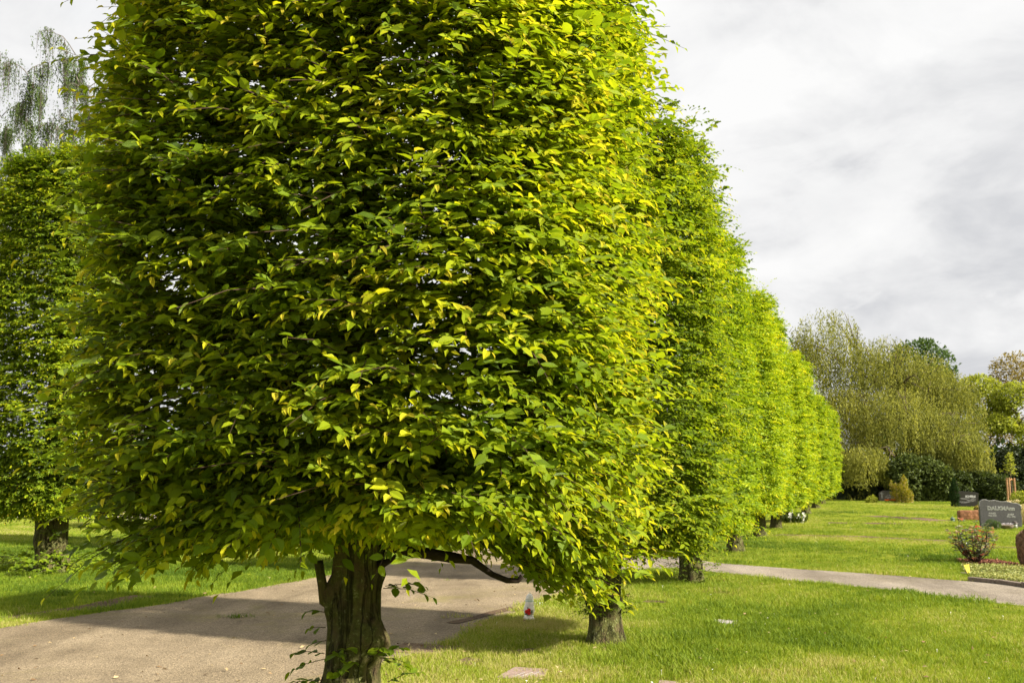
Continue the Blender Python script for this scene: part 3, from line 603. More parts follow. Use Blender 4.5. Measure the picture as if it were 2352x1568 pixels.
# ------------------------------------------------------------------ background trees
def rand_dirs(rng, n): return unit(rng.normal(size=(n, 3)))
def strands(starts, lens, rng, per, leaf, drift=0.25, tone=(0.5, 0.2), wid=0.45):
    n = len(starts); out = []; dr = rng.normal(0, drift, (n, 2)); ph = rng.uniform(0, 6.28, n); bt = rng.normal(tone[0], tone[1], n)
    for k in range(per):
        u = (k + rng.random(n)) / per; z = lens * u
        p = starts.copy(); p[:, 0] += dr[:, 0] * np.sqrt(u) * lens * 0.25 + 0.06 * np.sin(ph + u * 5); p[:, 1] += dr[:, 1] * np.sqrt(u) * lens * 0.25; p[:, 2] -= z
        p += rng.normal(0, leaf * 0.35, (n, 3))
        d = unit(np.stack([rng.normal(0, .45, n), rng.normal(0, .45, n), -np.ones(n)], -1))
        out.append(dict(pos=p, dir=d, nrm=rand_dirs(rng, n) + np.array([0, 0, .5]), len=leaf * rng.uniform(.6, 1.3, n), wid=np.full(n, wid) * rng.uniform(.8, 1.3, n), tone=np.clip(bt + rng.normal(0, .1, n), 0, 1)))
    return cat(*out)
def limb_tree(root, H, r0, rng, spread, n_limb, mat, z0=0.25, droop=0.0, name='trunk', lean=(0, 0), upness=0.55, tap=0.75):
    mb = MB(); k = 12; zs = np.linspace(-0.1, H * 0.88, k)
    tp = np.stack([lean[0] * (zs / H) ** 1.5 + 0.018 * H * np.sin(zs * 1.1 + r0 * 40), lean[1] * zs / H + 0.012 * H * np.cos(zs * .8), zs], -1)
    mb.tube(tp, r0 * (1 - 0.88 * np.linspace(0, 1, k) ** 0.8), 10, True, 1, 0.15); ends = []
    for i in range(n_limb):
        u = z0 + (0.93 - z0) * (i + rng.random()) / n_limb; p0 = np.array([np.interp(u * H * .88, zs, tp[:, j]) for j in range(3)])
        an = i * 2.4 + rng.uniform(-.5, .5); L = spread * (1.15 - tap * u) * rng.uniform(.6, 1.2)
        q = np.linspace(0, 1, 7)[:, None]; dv = np.array([math.cos(an), math.sin(an), 0])
        path = p0 + dv * L * q + np.array([0, 0, 1.0]) * (L * upness * q * (1.6 - q * (0.6 + droop * 2.2))) + rng.normal(0, .03 * L, (7, 3)) * q
        rr = r0 * (1 - 0.8 * u) * 0.45; mb.tube(path, np.linspace(rr, rr * .15, 7), 5, True, i, 0.1); ends.append(path)
        for j in range(3):
            a = path[rng.integers(2, 5)]; b = a + (dv * rng.uniform(.2, .6) + rng.normal(0, .45, 3) + np.array([0, 0, .25])) * L * 0.55
            pp = a + (b - a) * np.linspace(0, 1, 4)[:, None] + np.array([0, 0, -droop * L * .25]) * (np.linspace(0, 1, 4) ** 2)[:, None]
            mb.tube(pp, np.linspace(rr * .35, rr * .08, 4), 4, True, j); ends.append(pp)
    put(name, mb.mesh(name, True), mat, root); return ends
# weeping willow
WB = G(2085, 1145); WY = 66.0; WB = np.array([AT(2085, 1100, WY)[0], WY, 0.0])
wil = thing('weeping_willow', 'huge weeping willow with olive green hanging shoots behind the evergreen shrubs', 'tree', tuple(WB))
rng = np.random.default_rng(5)
limb_tree(wil, 10.0, 0.55, rng, 4.6, 12, M['bark_far'], 0.2, 0.3)
lobes = [(1895, 702, 85, 960, 66, .8), (1850, 760, 45, 960, 66, .5), (1960, 770, 80, 1060, 66, 1), (2030, 765, 80, 1080, 66.5, 1.15), (2110, 800, 85, 1090, 67, 1.3), (2180, 845, 70, 1095, 67, 1.1), (1935, 880, 60, 1085, 65, 1), (2060, 880, 110, 1090, 63.5, 1.5), (2160, 930, 90, 1095, 63.5, 1.2),
         (1990, 1012, 50, 1112, 61, .5), (2215, 985, 58, 1105, 61, .7), (2150, 1000, 40, 1090, 61.5, .4), (1935, 1010, 45, 1095, 63, .5)]
Ls = []; WP = MB()
for (cx, ty, rx, by, Y, wgt) in lobes:
    c = AT(cx, ty, Y); zb_ = AT(cx, by, Y)[2]; rxm = rx * Y / FPX; n = int(470 * wgt)
    th = rng.uniform(0, 6.283, n); q = np.sqrt(rng.random(n)); hgt = min(rxm * 1.0, (c[2] - zb_) * 0.55)
    st = np.stack([c[0] + rxm * q * np.cos(th), np.full(n, Y) + rxm * 0.9 * q * np.sin(th), c[2] - hgt * (1 - np.sqrt(1 - q * q)) - rng.exponential(0.5, n)], -1)
    ln = np.clip((st[:, 2] - zb_) * rng.uniform(0.25, 1.0, n), 0.6, 7.5)
    Ls.append(strands(st, ln, rng, 20, 0.19, 0.3, (0.45 + rng.uniform(-.24, .24), 0.22), 0.44))
    hub = np.array([c[0] * 0.6 + WB[0] * 0.4, Y, zb_ * 0.4 + c[2] * 0.6])
    for i in range(0, n, 90): WP.tube([hub, (hub + st[i]) / 2 + np.array([0, 0, .4]), st[i]], [.05, .03, .012], 4, True)
L = cat(*Ls); L['pos'] = L['pos'] - WB
put('foliage', leaf_mesh('foliage', L, 2), M['willow'], wil, kind='stuff')
wv = MB(); wv.v = [tuple(np.array(p) - WB) for p in WP.v]; wv.f = WP.f
put('branch', wv.mesh('branch', True), M['bark_far'], wil)

def blob_leaves(lobes, n, rng, leaf, shell=0.35, tone=(0.5, 0.18), up=0.6, wid=0.9, hang=0.0, flip=True):
    vol = np.array([l[3] * l[4] + l[3] * l[5] for l in lobes]); k = rng.choice(len(lobes), n, p=vol / vol.sum()); A = np.array(lobes)[k]
    d = rand_dirs(rng, n); d[:, 2] = np.where(d[:, 2] < -0.35, -d[:, 2], d[:, 2]) if flip else d[:, 2]; r = 1 - rng.exponential(shell * 0.5, n); r = np.clip(r, 0.1, 1.08)
    lum = 0.80 + 0.40 * fbm(d * 2.6 + k[:, None] * 3.1, 1.0, 17, 3)
    p = A[:, :3] + d * A[:, 3:6] * (r * lum)[:, None]
    if not flip: lo_h = (d[:, 2] < 0); p[lo_h, :2] = (A[:, :2] + unit(d[:, :2]) * A[:, 3:5] * np.maximum(np.sqrt(1 - np.minimum(d[:, 2] ** 2, 1)), .82)[:, None] * (r * lum)[:, None])[lo_h]; p[:, 2] = np.abs(p[:, 2])
    keep = fbm(p, 0.9 / max(0.3, float(np.mean(A[:, 3])) * 0.45), 23, 3) > 0.40 - 0.1 * (r < 0.7)
    o = unit(d + rng.normal(0, .7, (n, 3))); o[:, 2] -= 0.25 + hang
    L = dict(pos=p, dir=o, nrm=d * 0.8 + np.array([0, 0, up]) + rng.normal(0, .5, (n, 3)), len=leaf * rng.uniform(.6, 1.3, n), wid=np.full(n, wid),
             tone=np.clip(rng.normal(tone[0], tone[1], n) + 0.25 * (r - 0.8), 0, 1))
    return pick(L, keep & (p[:, 2] > 0.02))
def bg_tree(name, label, px, top, Y, rx, mat, n, leaf, seed, bark='bark_far', bottom=1130, lob=7, group=None, cat_='tree'):
    rg = np.random.default_rng(seed); B = np.array([AT(px, 1085, Y)[0], Y, 0.0]); H = AT(px, top, Y)[2]; R = rx * Y / FPX
    root = thing(name, label, cat_, tuple(B), group); ends = limb_tree(root, H, 0.018 * H + 0.08, rg, R * 1.0, 14, M[bark], 0.22, 0.0)
    lb = [(0, 0, H - R * 0.55, R * .62, R * .6, R * .58)]
    for i in range(lob):
        an = i * 2.4 + rg.uniform(-.3, .3); q = rg.uniform(.4, .68); s_ = rg.uniform(.32, .5) * R; lb.append((math.cos(an) * R * q, math.sin(an) * R * q, H * rg.uniform(.36, .80), s_, s_, s_ * 0.9))
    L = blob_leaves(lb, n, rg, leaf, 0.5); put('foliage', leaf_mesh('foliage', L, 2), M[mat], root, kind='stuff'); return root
bg_tree('broadleaf_tree', 'round crowned deep green tree rising behind the willow', 2130, 785, 84, 118, 'deepgreen', 16000, .30, 3)
bg_tree('broadleaf_tree', 'fresh yellow green tree right of the willow', 2262, 862, 74, 78, 'spring', 9000, .24, 4)
bg_tree('broadleaf_tree', 'yellow green tree standing in front of the bronze crowned tree', 2345, 880, 72, 80, 'spring', 8000, .24, 5)
bg_tree('broadleaf_tree', 'sparse bronze leaved tree behind the yellow green trees', 2345, 812, 90, 85, 'bronze', 6500, .26, 6)
bg_tree('broadleaf_tree', 'tall green tree at the outer end of the tree belt', 2480, 830, 80, 110, 'deepgreen', 9000, .32, 7)
# birches
def birch(label, px, top, Y, rx, seed, lean, dens, n_limb=11):
    rg = np.random.default_rng(seed); B = np.array([AT(px, 1085, Y)[0], Y, 0.0]); H = AT(px, top, Y)[2] * 1.12; R = rx * Y / FPX
    root = thing('birch_tree', label, 'tree', tuple(B), 'birches beyond the opposite row')
    ends = limb_tree(root, H * 1.03, 0.19, rg, R * 1.25, n_limb * 2, M['bark_birch'], 0.42, 0.35, lean=lean, upness=1.0, tap=0.25)
    st = []
    for e in ends:
        k = rg.integers(8, 14); u = rg.uniform(0.25, 1, k) * (len(e) - 1); i = np.clip(u.astype(int), 0, len(e) - 2); st.append(e[i] + (e[i + 1] - e[i]) * (u - i)[:, None])
    st = np.concatenate(st); st = st[rg.random(len(st)) < dens]; n = len(st); ln = rg.uniform(.3, 1.9, n)
    L = strands(st + rg.normal(0, .12, (n, 3)), ln, rg, 20, .09, 0.22, (0.45, 0.2), 0.8); put('foliage', leaf_mesh('foliage', L, 2), M['birch_leaf'], root, kind='stuff')
    put('hanging_twigs', twig_mesh('hanging_twigs', (st, st - np.array([0, 0, .5]) * ln[:, None], st - np.array([0, 0, 1.0]) * ln[:, None]), 0.009), M['bark_birch'], root, kind='stuff')
birch('slender birch with forked white stem above the tall clipped hornbeam', 28, 92, 42, 46, 3, (-.3, 0), 1.0)
birch('tallest birch with arching crown above the tall clipped hornbeam', 118, 68, 43, 66, 4, (.5, 0), 1.0, 13)
birch('denser birch partly hidden by the big hornbeam', 212, 150, 45, 62, 5, (.3, 0), 1.3, 14)
birch('birch hidden low behind the other birches', -60, 200, 46, 60, 6, (.2, 0), 1.2)
# shrubs
def shrub(name, label, lobes_px, mat, n, leaf, seed, group=None, tone=(0.5, .18), wid=0.9, stems=True, cat_='shrub', up=0.6, hang=0.0, shell=.35):
    rg = np.random.default_rng(seed); lb = []
    for (px, top, bot, rx, Y) in lobes_px:
        t = AT(px, top, Y)[2]; b = max(0.0, AT(px, bot, Y)[2]); r = rx * Y / FPX; lb.append((AT(px, 1085, Y)[0], Y, (t + b) / 2, r, r * 0.9, (t - b) / 2 * 1.02))
    B = np.array([np.mean([l[0] for l in lb]), np.mean([l[1] for l in lb]), 0.0]); lb = [(l[0] - B[0], l[1] - B[1]) + l[2:] for l in lb]
    root = thing(name, label, cat_, tuple(B), group)
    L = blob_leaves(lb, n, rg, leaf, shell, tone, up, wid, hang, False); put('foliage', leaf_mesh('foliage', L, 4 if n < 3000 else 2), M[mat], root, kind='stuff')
    if stems:
        mb = MB()
        for l in lb:
            for j in range(5):
                e = np.array([l[0] + rg.normal(0, .4) * l[3], l[1] + rg.normal(0, .3) * l[4], l[2] + l[5] * rg.uniform(.2, .8)]); p0 = np.array([l[0] * .7, l[1] * .7, -0.03])
                mb.tube(limb_path(p0, e, rg, .05, 5), np.linspace(.035, .01, 5) * min(1.5, max(.25, l[5])), 5, True)
        put('stems', mb.mesh('stems', True), M['bark_far'], root)
    return root
GE = 'evergreen shrubs along the back of the lawn'
shrub('evergreen_shrub', 'dark loose evergreen under the left side of the willow', [(1955, 1055, 1148, 40, 64), (2005, 1065, 1148, 36, 63), (1915, 1075, 1148, 34, 66)], 'ever', 14000, .22, 1, GE)
shrub('evergreen_shrub', 'broad glossy laurel mound behind the golden heather bush', [(2085, 1046, 1152, 46, 60.5), (2135, 1052, 1152, 50, 60.5), (2165, 1080, 1153, 34, 60)], 'laurel', 20000, .20, 2, GE)
shrub('evergreen_shrub', 'dark laurel behind the black headstone with the raised silver name', [(2205, 1085, 1153, 44, 60), (2250, 1083, 1153, 46, 60), (2295, 1095, 1155, 38, 59)], 'laurel', 18000, .19, 3, GE, (0.35, .18))
shrub('evergreen_shrub', 'tall black green evergreen behind the staked sapling', [(2325, 1030, 1150, 44, 64), (2380, 1026, 1150, 56, 64), (2285, 1065, 1150, 40, 66)], 'ever', 18000, .22, 4, GE, (0.35, .16))
shrub('evergreen_shrub', 'dark evergreen hiding the stem of the willow', [(2040, 1060, 1150, 46, 68), (2190, 1065, 1150, 56, 67), (2115, 1070, 1150, 50, 69)], 'ever', 14000, .24, 5, GE)
shrub('hedge_shrub', 'low light green shrub at the foot of the staked sapling', [(2345, 1128, 1166, 26, 52), (2385, 1125, 1166, 30, 52)], 'spring', 5000, .10, 6)
# far belt that closes the horizon
rg = np.random.default_rng(77); lb = []
for i in range(90):
    t = i / 89; x = -150 + 330 * t; y = 100 + 25 * math.sin(t * 9) + (8 if i % 2 else 0) - 25 * abs(t - .45); h = rg.uniform(3.2, 5.5); lb.append((x, y, h * .45, rg.uniform(2.5, 4), 2.5, h * .55))
L = blob_leaves(lb, 26000, rg, .7, .5); put('far_woodland', leaf_mesh('far_woodland', L, 2), M['deepgreen'], kind='stuff', label='far green woodland belt closing the horizon behind the lawn', category='woodland')

# ------------------------------------------------------------------ graves and small things
def prism(outline, depth, name, bevel=0.01, smooth=False):
    """outline in x,z; depth along y, centred"""
    n = len(outline); V = [(x, -depth / 2, z) for x, z in outline] + [(x, depth / 2, z) for x, z in outline]
    F = [tuple(range(n))[::-1], tuple(range(n, 2 * n))] + [(i, (i + 1) % n, n + (i + 1) % n, n + i) for i in range(n)]
    return MB().add(V, F).mesh(name, smooth, bevel, 2)
def text_part(txt, size, mat, parent, x, z, y, name='lettering', ext=0.0015, off=0.0, align='CENTER', shear=0.0):
    cu = bpy.data.curves.new('t', 'FONT'); cu.body = txt; cu.size = size; cu.extrude = ext; cu.align_x = align; cu.offset = off; cu.resolution_u = 3; cu.shear = shear
    to = bpy.data.objects.new('t', cu); me = bpy.data.meshes.new_from_object(to); bpy.data.objects.remove(to); bpy.data.curves.remove(cu)
    o = put(name, me, mat, parent); o.rotation_euler = (math.pi / 2, 0, 0); o.location = (x, y, z); return o
def stonemat(name, c, rough=0.5, var=0.35, scale=60, bmp=0.0, spec=0.4): return plain(name, c, rough, spec, var, scale, bmp)
M['gran'] = stonemat('rough grey granite', (0.075, 0.072, 0.072), 0.6, .5, 55, .01)
M['gran_edge'] = stonemat('lit granite edge and letters', (0.30, 0.29, 0.28), 0.4, .2, 60)  # pale tone for the painted lit top edge, also for small lettering
M['black'] = stonemat('polished black granite', (0.022, 0.019, 0.017), 0.22, .3, 80, 0, .5)
M['letter'] = plain('pale inlay', (0.66, 0.66, 0.62), .6, .3, .15, 30)
M['letter_dk'] = plain('dark letter face', (0.10, 0.10, 0.095), .6, .3, .15, 30)
M['silver'] = plain('silvered letter', (0.55, 0.54, 0.53), .45, .5, .15, 60)
M['sand'] = stonemat('red brown sandstone', (0.24, 0.115, 0.06), .9, .45, 9, .05, .1)
M['boulder'] = stonemat('rough brown boulder', (0.19, 0.115, 0.07), .95, .55, 14, .06, .1)
M['plate'] = stonemat('reddish stone plate', (0.26, 0.185, 0.15), .7, .3, 25, .004)
M['plate_g'] = stonemat('grey stone plate', (0.34, 0.31, 0.28), .8, .3, 25, .004)
M['kerb'] = stonemat('grey brown kerb stone', (0.20, 0.16, 0.13), .9, .35, 22, .02, .1)
M['bronze_m'] = plain('weathered bronze', (0.10, 0.085, 0.075), .45, .5, .35, 40); M['bronze_m'].node_tree.nodes['Principled BSDF'].inputs['Metallic'].default_value = 0.5
M['lampglass'] = plain('frosted lantern glass', (0.42, 0.43, 0.38), .4, .4, .1, 10)
M['patina'] = plain('green patina', (0.10, 0.15, 0.12), .7, .3, .3, 40)
M['wood'] = plain('stake wood', (0.36, 0.20, 0.10), .85, .2, .3, 14)
M['coir'] = plain('coir tie', (0.40, 0.20, 0.09), .95, .1, .3, 60)
M['yellow'] = plain('yellow plastic', (0.80, 0.62, 0.06), .5, .35, .05, 10)
M['yellow_dk'] = plain('printed line', (0.50, 0.34, 0.03), .6, .3, .1, 50)
M['candle'] = plain('milky plastic', (0.72, 0.66, 0.55), .35, .4, .12, 18)
M['candle_lid'] = plain('white lid', (0.78, 0.74, 0.64), .4, .4, .08, 18)
M['candle_rim'] = plain('pale green rim', (0.50, 0.60, 0.52), .3, .5, .1, 18)
M['redrose'] = plain('red rose', (0.62, 0.02, 0.012), .5, .3, .5, 60)
M['roseleaf'] = plain('rose leaf', (0.025, 0.04, 0.025), .5, .3, .3, 40)
M['basket'] = plain('woven bowl', (0.20, 0.16, 0.12), .85, .2, .4, 50, .01)
M['lilac'] = plain('pale lilac petal', (0.66, 0.60, 0.66), .6, .2, .15, 30)
M['orange'] = plain('orange petal', (0.75, 0.20, 0.01), .6, .2, .35, 25)
M['white_p'] = plain('white plastic', (0.75, 0.75, 0.73), .5, .3, .08, 20)

def scale_at(Y): return Y / FPX
# grey granite headstone
P = G(2299, 1210); k = scale_at(P[1])
h1 = thing('headstone', 'grey granite headstone with wavy top edge coloured as if lit and outlined family name', 'headstone', tuple(P), None, rad(-13))
oz = [(.215, 1440), (.21, 1100), (.20, 760), (.215, 560), (.212, 400), (.245, 320), (.33, 250), (.42, 232), (.50, 250), (.60, 285), (.68, 285), (.83, 262), (.93, 290), (1.05, 322), (1.17, 325), (1.30, 312), (1.45, 350), (1.56, 378), (1.68, 385), (1.80, 440), (1.86, 520), (1.855, 650), (1.84, 800), (1.87, 950), (1.87, 1100), (1.86, 1440)]
u2m = k / (11.2 * 1.7415)
ol = [((x * 1000 - 1040) * u2m / math.cos(rad(13)), (1440 - y) * u2m) for x, y in oz]
put('slab', prism(ol, 0.16, 'slab', 0.012), M['gran'], h1)
top = [p for p in ol if p[1] > 0.55]
rimV = []; mbr = MB()
mbr.tube([(x, -0.072, z - 0.006) for x, z in top], .012, 6); slab1 = [c for c in h1.children if c.name.startswith('slab')][0]; put('lit_edge_rim', mbr.mesh('lit_edge_rim', True), M['gran_edge'], slab1)  # pale rim puts the light on the top edge into the colour
tx = lambda X: (X - 1040) * u2m / math.cos(rad(13)); tz = lambda Yy: (1440 - Yy) * u2m
for nm, mt, off, ext, dy in (('name_outline', 'letter', .0065, .0015, 0), ('name', 'letter_dk', -.002, .003, -.001)):
    text_part('DALKMAnn', .158, M[mt], slab1, tx(1060), tz(690), -.081 + dy, nm, ext, off)
text_part('AGnES', .072, M['letter'], slab1, tx(705), tz(868), -.081, 'first_name'); text_part('1923-2020', .058, M['letter'], slab1, tx(700), tz(965), -.081, 'years')
text_part('JOSEF', .072, M['letter'], slab1, tx(1440), tz(915), -.081, 'first_name'); text_part('1923-1994', .058, M['letter'], slab1, tx(1435), tz(1005), -.081, 'years')
# black headstone
P = G(2224, 1163); k = scale_at(P[1]); h2 = thing('headstone', 'polished black headstone on a plinth with silver name band, beside the thuja', 'headstone', tuple(P), None, rad(-8))
v2m = k / (18.45 * 1.7415); bx = lambda X: (X - 1010) * v2m; bz = lambda Yy: (1430 - Yy) * v2m
put('slab', prism([(bx(380), bz(1320)), (bx(330), bz(1000)), (bx(290), bz(620)), (bx(300), bz(420)), (bx(380), bz(320)), (bx(700), bz(325)), (bx(1100), bz(345)), (bx(1450), bz(385)), (bx(1730), bz(450)), (bx(1740), bz(560)), (bx(1700), bz(1000)), (bx(1650), bz(1320))], .14, 'slab', .008), M['black'], h2)
put('plinth', MB().box((0, 0, bz(1375)), (bx(1790), .17, bz(1320) / 2)).mesh('plinth', False, .01), M['black'], h2)
slab2 = [c for c in h2.children if c.name.startswith('slab')][0]; text_part('SCHEELE', .125, M['silver'], slab2, bx(1170), bz(745), -.072, 'name', .003, .004)
for (x0, x1, yy) in ((330, 680, 830), (720, 1110, 835), (1210, 1460, 840), (900, 1290, 975), (1320, 1470, 980), (380, 640, 1080), (680, 1050, 1090)):
    mb = MB(); X = x0
    while X < x1: mb.box((bx(X + 18), -.0715, bz(yy)), (16 * v2m, .0015, 21 * v2m)); X += 46
    put('small_lettering', mb.mesh('small_lettering'), M['gran_edge'], slab2)
for (x0, x1, yy) in ((520, 900, 890), (1140, 1520, 905), (980, 1380, 1040), (520, 920, 1150)):
    mb = MB(); X = x0
    while X < x1: mb.box((bx(X + 12), -.0715, bz(yy)), (10 * v2m, .0015, 14 * v2m)); X += 34
    put('small_lettering', mb.mesh('small_lettering'), M['gran_edge'], slab2)
# far headstone with cross
P = G(2036, 1150.5); k = scale_at(P[1]); h3 = thing('headstone', 'dark headstone with a carved cross half hidden by the golden bush', 'headstone', tuple(P), None, rad(-6))
put('slab', prism([(-16 * k, 0), (-17 * k, 15 * k), (-16 * k, 19 * k), (-12 * k, 22 * k), (-6 * k, 24 * k), (6 * k, 24 * k), (14 * k, 22 * k), (17 * k, 17 * k), (16 * k, 0)], .14, 'slab', .01), M['black'], h3)
cm = MB(); cm.box((-10 * k, -.0715, 13.5 * k), (1.0 * k, .002, 6.8 * k)); cm.box((-10 * k, -.0735, 17 * k), (3.8 * k, .002, .8 * k)); slab3 = [c for c in h3.children if c.name.startswith('slab')][0]; put('cross', cm.mesh('cross'), M['letter_dk'], slab3)
rg = np.random.default_rng(3); mb = MB()
for i in range(9): mb.box((rg.uniform(-2, 8) * k, -.0715, rg.uniform(6, 18) * k), (rg.uniform(.6, 1.8) * k, .002, .5 * k))
put('small_lettering', mb.mesh('small_lettering'), M['letter_dk'], slab3)
# sandstone block
def rock(name, label, cat_, px, py, w, h, d, mat, seed, box=0.0, rz=0.0, amp=.16):
    P = G(px, py); k = scale_at(P[1]); bm = bmesh.new(); bmesh.ops.create_cube(bm, size=2); bmesh.ops.subdivide_edges(bm, edges=bm.edges, cuts=15, use_grid_fill=True)
    co = np.array([v.co for v in bm.verts]); sp = unit(co); e = 8 if box else 3.2
    q = sp / (np.sum(np.abs(sp) ** e, 1, keepdims=True) ** (1 / e)); q = q * (1 + amp * (fbm(q * 1.0 + seed, 1.4, seed, 4) - .5) * 2)[:, None]
    for v, c in zip(bm.verts, q): v.co = (c[0] * w * k / 2, c[1] * d / 2, (c[2] * .54 + .46) * h * k)
    me = bpy.data.meshes.new(name); bm.to_mesh(me); bm.free()
    o = put(name, me, mat, None, tuple(P)); o.rotation_euler = (0, 0, rz); o['label'] = label; o['category'] = cat_; return o
rock('stone_block', 'low red brown sandstone block beside the grey granite headstone', 'stone', 2237, 1194, 68, 22.5, .35, M['sand'], 4, 1.0, rad(-8), .05)
rock('boulder', 'rough brown upright boulder at the edge of the mulched grave bed', 'boulder', 2371, 1299, 54, 80, .42, M['boulder'], 9, 0, 0, .38)
# lanterns, vase, bowl
def lathe_thing(name, label, cat_, px, py, hpx, parts, n=20, group=None):
    P = G(px, py); k = scale_at(P[1]) * hpx; o = thing(name, label, cat_, tuple(P), group)
    for pn, prof, mt in parts: put(pn, MB().lathe([(r * k, z * k) for r, z in prof], n).mesh(pn, True), M[mt], o)
    return o, k
lathe_thing('grave_vase', 'grey bronze grave vase with flared rim before the granite headstone', 'vase', 2289, 1212, 15, [('foot', [(.36, 0), (.38, .08), (.34, .2), (.36, .32), (.30, .42)], 'bronze_m'), ('bowl', [(.26, .42), (.24, .5), (.25, .8), (.29, .93), (.31, .98), (.31, 1.0), (.26, 1.0), (.22, .9)], 'bronze_m')])
lathe_thing('grave_lantern', 'bronze grave lantern with pagoda roof beside the flower bowl', 'lantern', 2331, 1212.5, 17, [('base', [(.36, 0), (.40, .04), (.40, .12), (.34, .16)], 'bronze_m'), ('glass', [(.31, .16), (.31, .60)], 'lampglass'), ('roof', [(.46, .60), (.44, .66), (.30, .74), (.2, .78)], 'bronze_m'), ('cap', [(.33, .78), (.31, .83), (.1, .94), (.03, 1.0)], 'bronze_m')], 16)
lathe_thing('grave_lantern', 'small green patinated lantern standing in the lawn by the soil strip', 'lantern', 2188, 1197, 12, [('body', [(.36, 0), (.38, .08), (.34, .5)], 'patina'), ('roof', [(.46, .5), (.40, .6), (.2, .72), (.1, .76)], 'patina'), ('knob', [(.05, .76), (.10, .88), (.03, 1.0)], 'patina')], 12)
fb, k = lathe_thing('flower_bowl', 'wide woven bowl of pale lilac pansies before the granite headstone', 'flower bowl', 2313, 1214, 14, [('bowl', [(.75, 0), (.95, .35), (1.08, .55), (1.10, .62), (1.02, .62), (.98, .5)], 'basket')], 24)
rg = np.random.default_rng(8)
for i in range(34):
    r = math.sqrt(rg.random()) * .95 * k; a = rg.uniform(0, 6.28); mb = MB(); pc = np.array([r * math.cos(a), r * math.sin(a), .66 * k + rg.uniform(0, .28) * k])
    for j in range(5):
        b = j * 1.257 + rg.uniform(0, .3); t = rg.uniform(-.5, .1); q = .022
        mb.add([pc, pc + np.array([math.cos(b - .5) * q, math.sin(b - .5) * q, q * (.5 + t)]), pc + np.array([math.cos(b) * q * 1.4, math.sin(b) * q * 1.4, q * (.6 + t)]), pc + np.array([math.cos(b + .5) * q, math.sin(b + .5) * q, q * (.5 + t)])], [(0, 1, 2, 3)])
    put('blossom', mb.mesh('blossom'), M['lilac' if i % 3 else 'petal'], fb)
# small heath shrubs by the headstones
shrub('heath_shrub', 'low bushy green heath in front of the granite headstone', [(2270, 1193, 1212, 12, 30.2), (2282, 1196, 1212, 9, 30.0)], 'deepgreen', 2200, .035, 21, None, (.55, .2), .5)
shrub('blossom_shrub', 'cream blossomed pieris shrub behind the granite headstone', [(2330, 1148, 1200, 17, 33.5), (2348, 1158, 1205, 14, 33), (2312, 1149, 1190, 14, 34)], 'cream', 5200, .045, 22, None, (.66, .22), .9)
shrub('golden_bush', 'golden heather bush with dull pink blossom tips beside the dark headstone', [(2068, 1112, 1154, 17, 56.5), (2075, 1094, 1140, 7, 56.5), (2083, 1125, 1154, 11, 56), (2054, 1112, 1150, 9, 57), (2046, 1104, 1130, 3, 57)], 'golden', 5200, .11, 23, None, (.62, .25), .5, hang=-0.9)
shrub('thuja', 'dark green columnar thuja beside the black headstone', [(2190, 1112, 1163, 9.5, 50), (2190, 1099, 1140, 5.5, 50)], 'thuja', 5200, .08, 24, None, (.45, .2), .5, hang=-1.2, shell=.2)
shrub('small_shrub', 'pale green low shrub left of the dark headstone with the cross', [(2003, 1138, 1153, 9, 57), (1993, 1142, 1153, 8, 57)], 'spring', 1500, .10, 25, None, (.6, .2), .6)
shrub('potted_pansies', 'small brown and yellow flowering plant behind the sandstone block', [(2240, 1162, 1174, 6.5, 36.5)], 'golden', 700, .05, 26, None, (.6, .3), .8)
def flower_patch(name, label, px, py, w, n, mat, seed, size, h=.06, depth=.25):
    P = G(px, py); rg = np.random.default_rng(seed); k = scale_at(P[1]); o = thing(name, label, 'flowers', tuple(P)); mb = MB(); ms = MB()
    for i in range(n):
        c = np.array([rg.uniform(-.5, .5) * w * k, rg.uniform(-.5, .5) * depth, h * rg.uniform(.7, 1.2)])
        for j in range(5):
            b = j * 1.257 + rg.random(); mb.add([c, c + size * np.array([math.cos(b - .5), math.sin(b - .5), .4]), c + size * np.array([1.3 * math.cos(b), 1.3 * math.sin(b), .3]), c + size * np.array([math.cos(b + .5), math.sin(b + .5), .4])], [(0, 1, 2, 3)])
        ms.tube([(c[0], c[1], -.01), (c[0], c[1], c[2] * .6), tuple(c)], .003, 3)
    put('blossoms', mb.mesh('blossoms'), M[mat], o, kind='stuff'); put('stalks', ms.mesh('stalks'), M['stalk'], o, kind='stuff')
M['stalk'] = plain('green stalk', (0.06, 0.12, 0.03), .7, .2, .2, 20)
flower_patch('orange_flowers', 'row of orange pansies in front of the dark cross headstone', 2046, 1154.5, 22, 60, 'orange', 5, .05, .16)
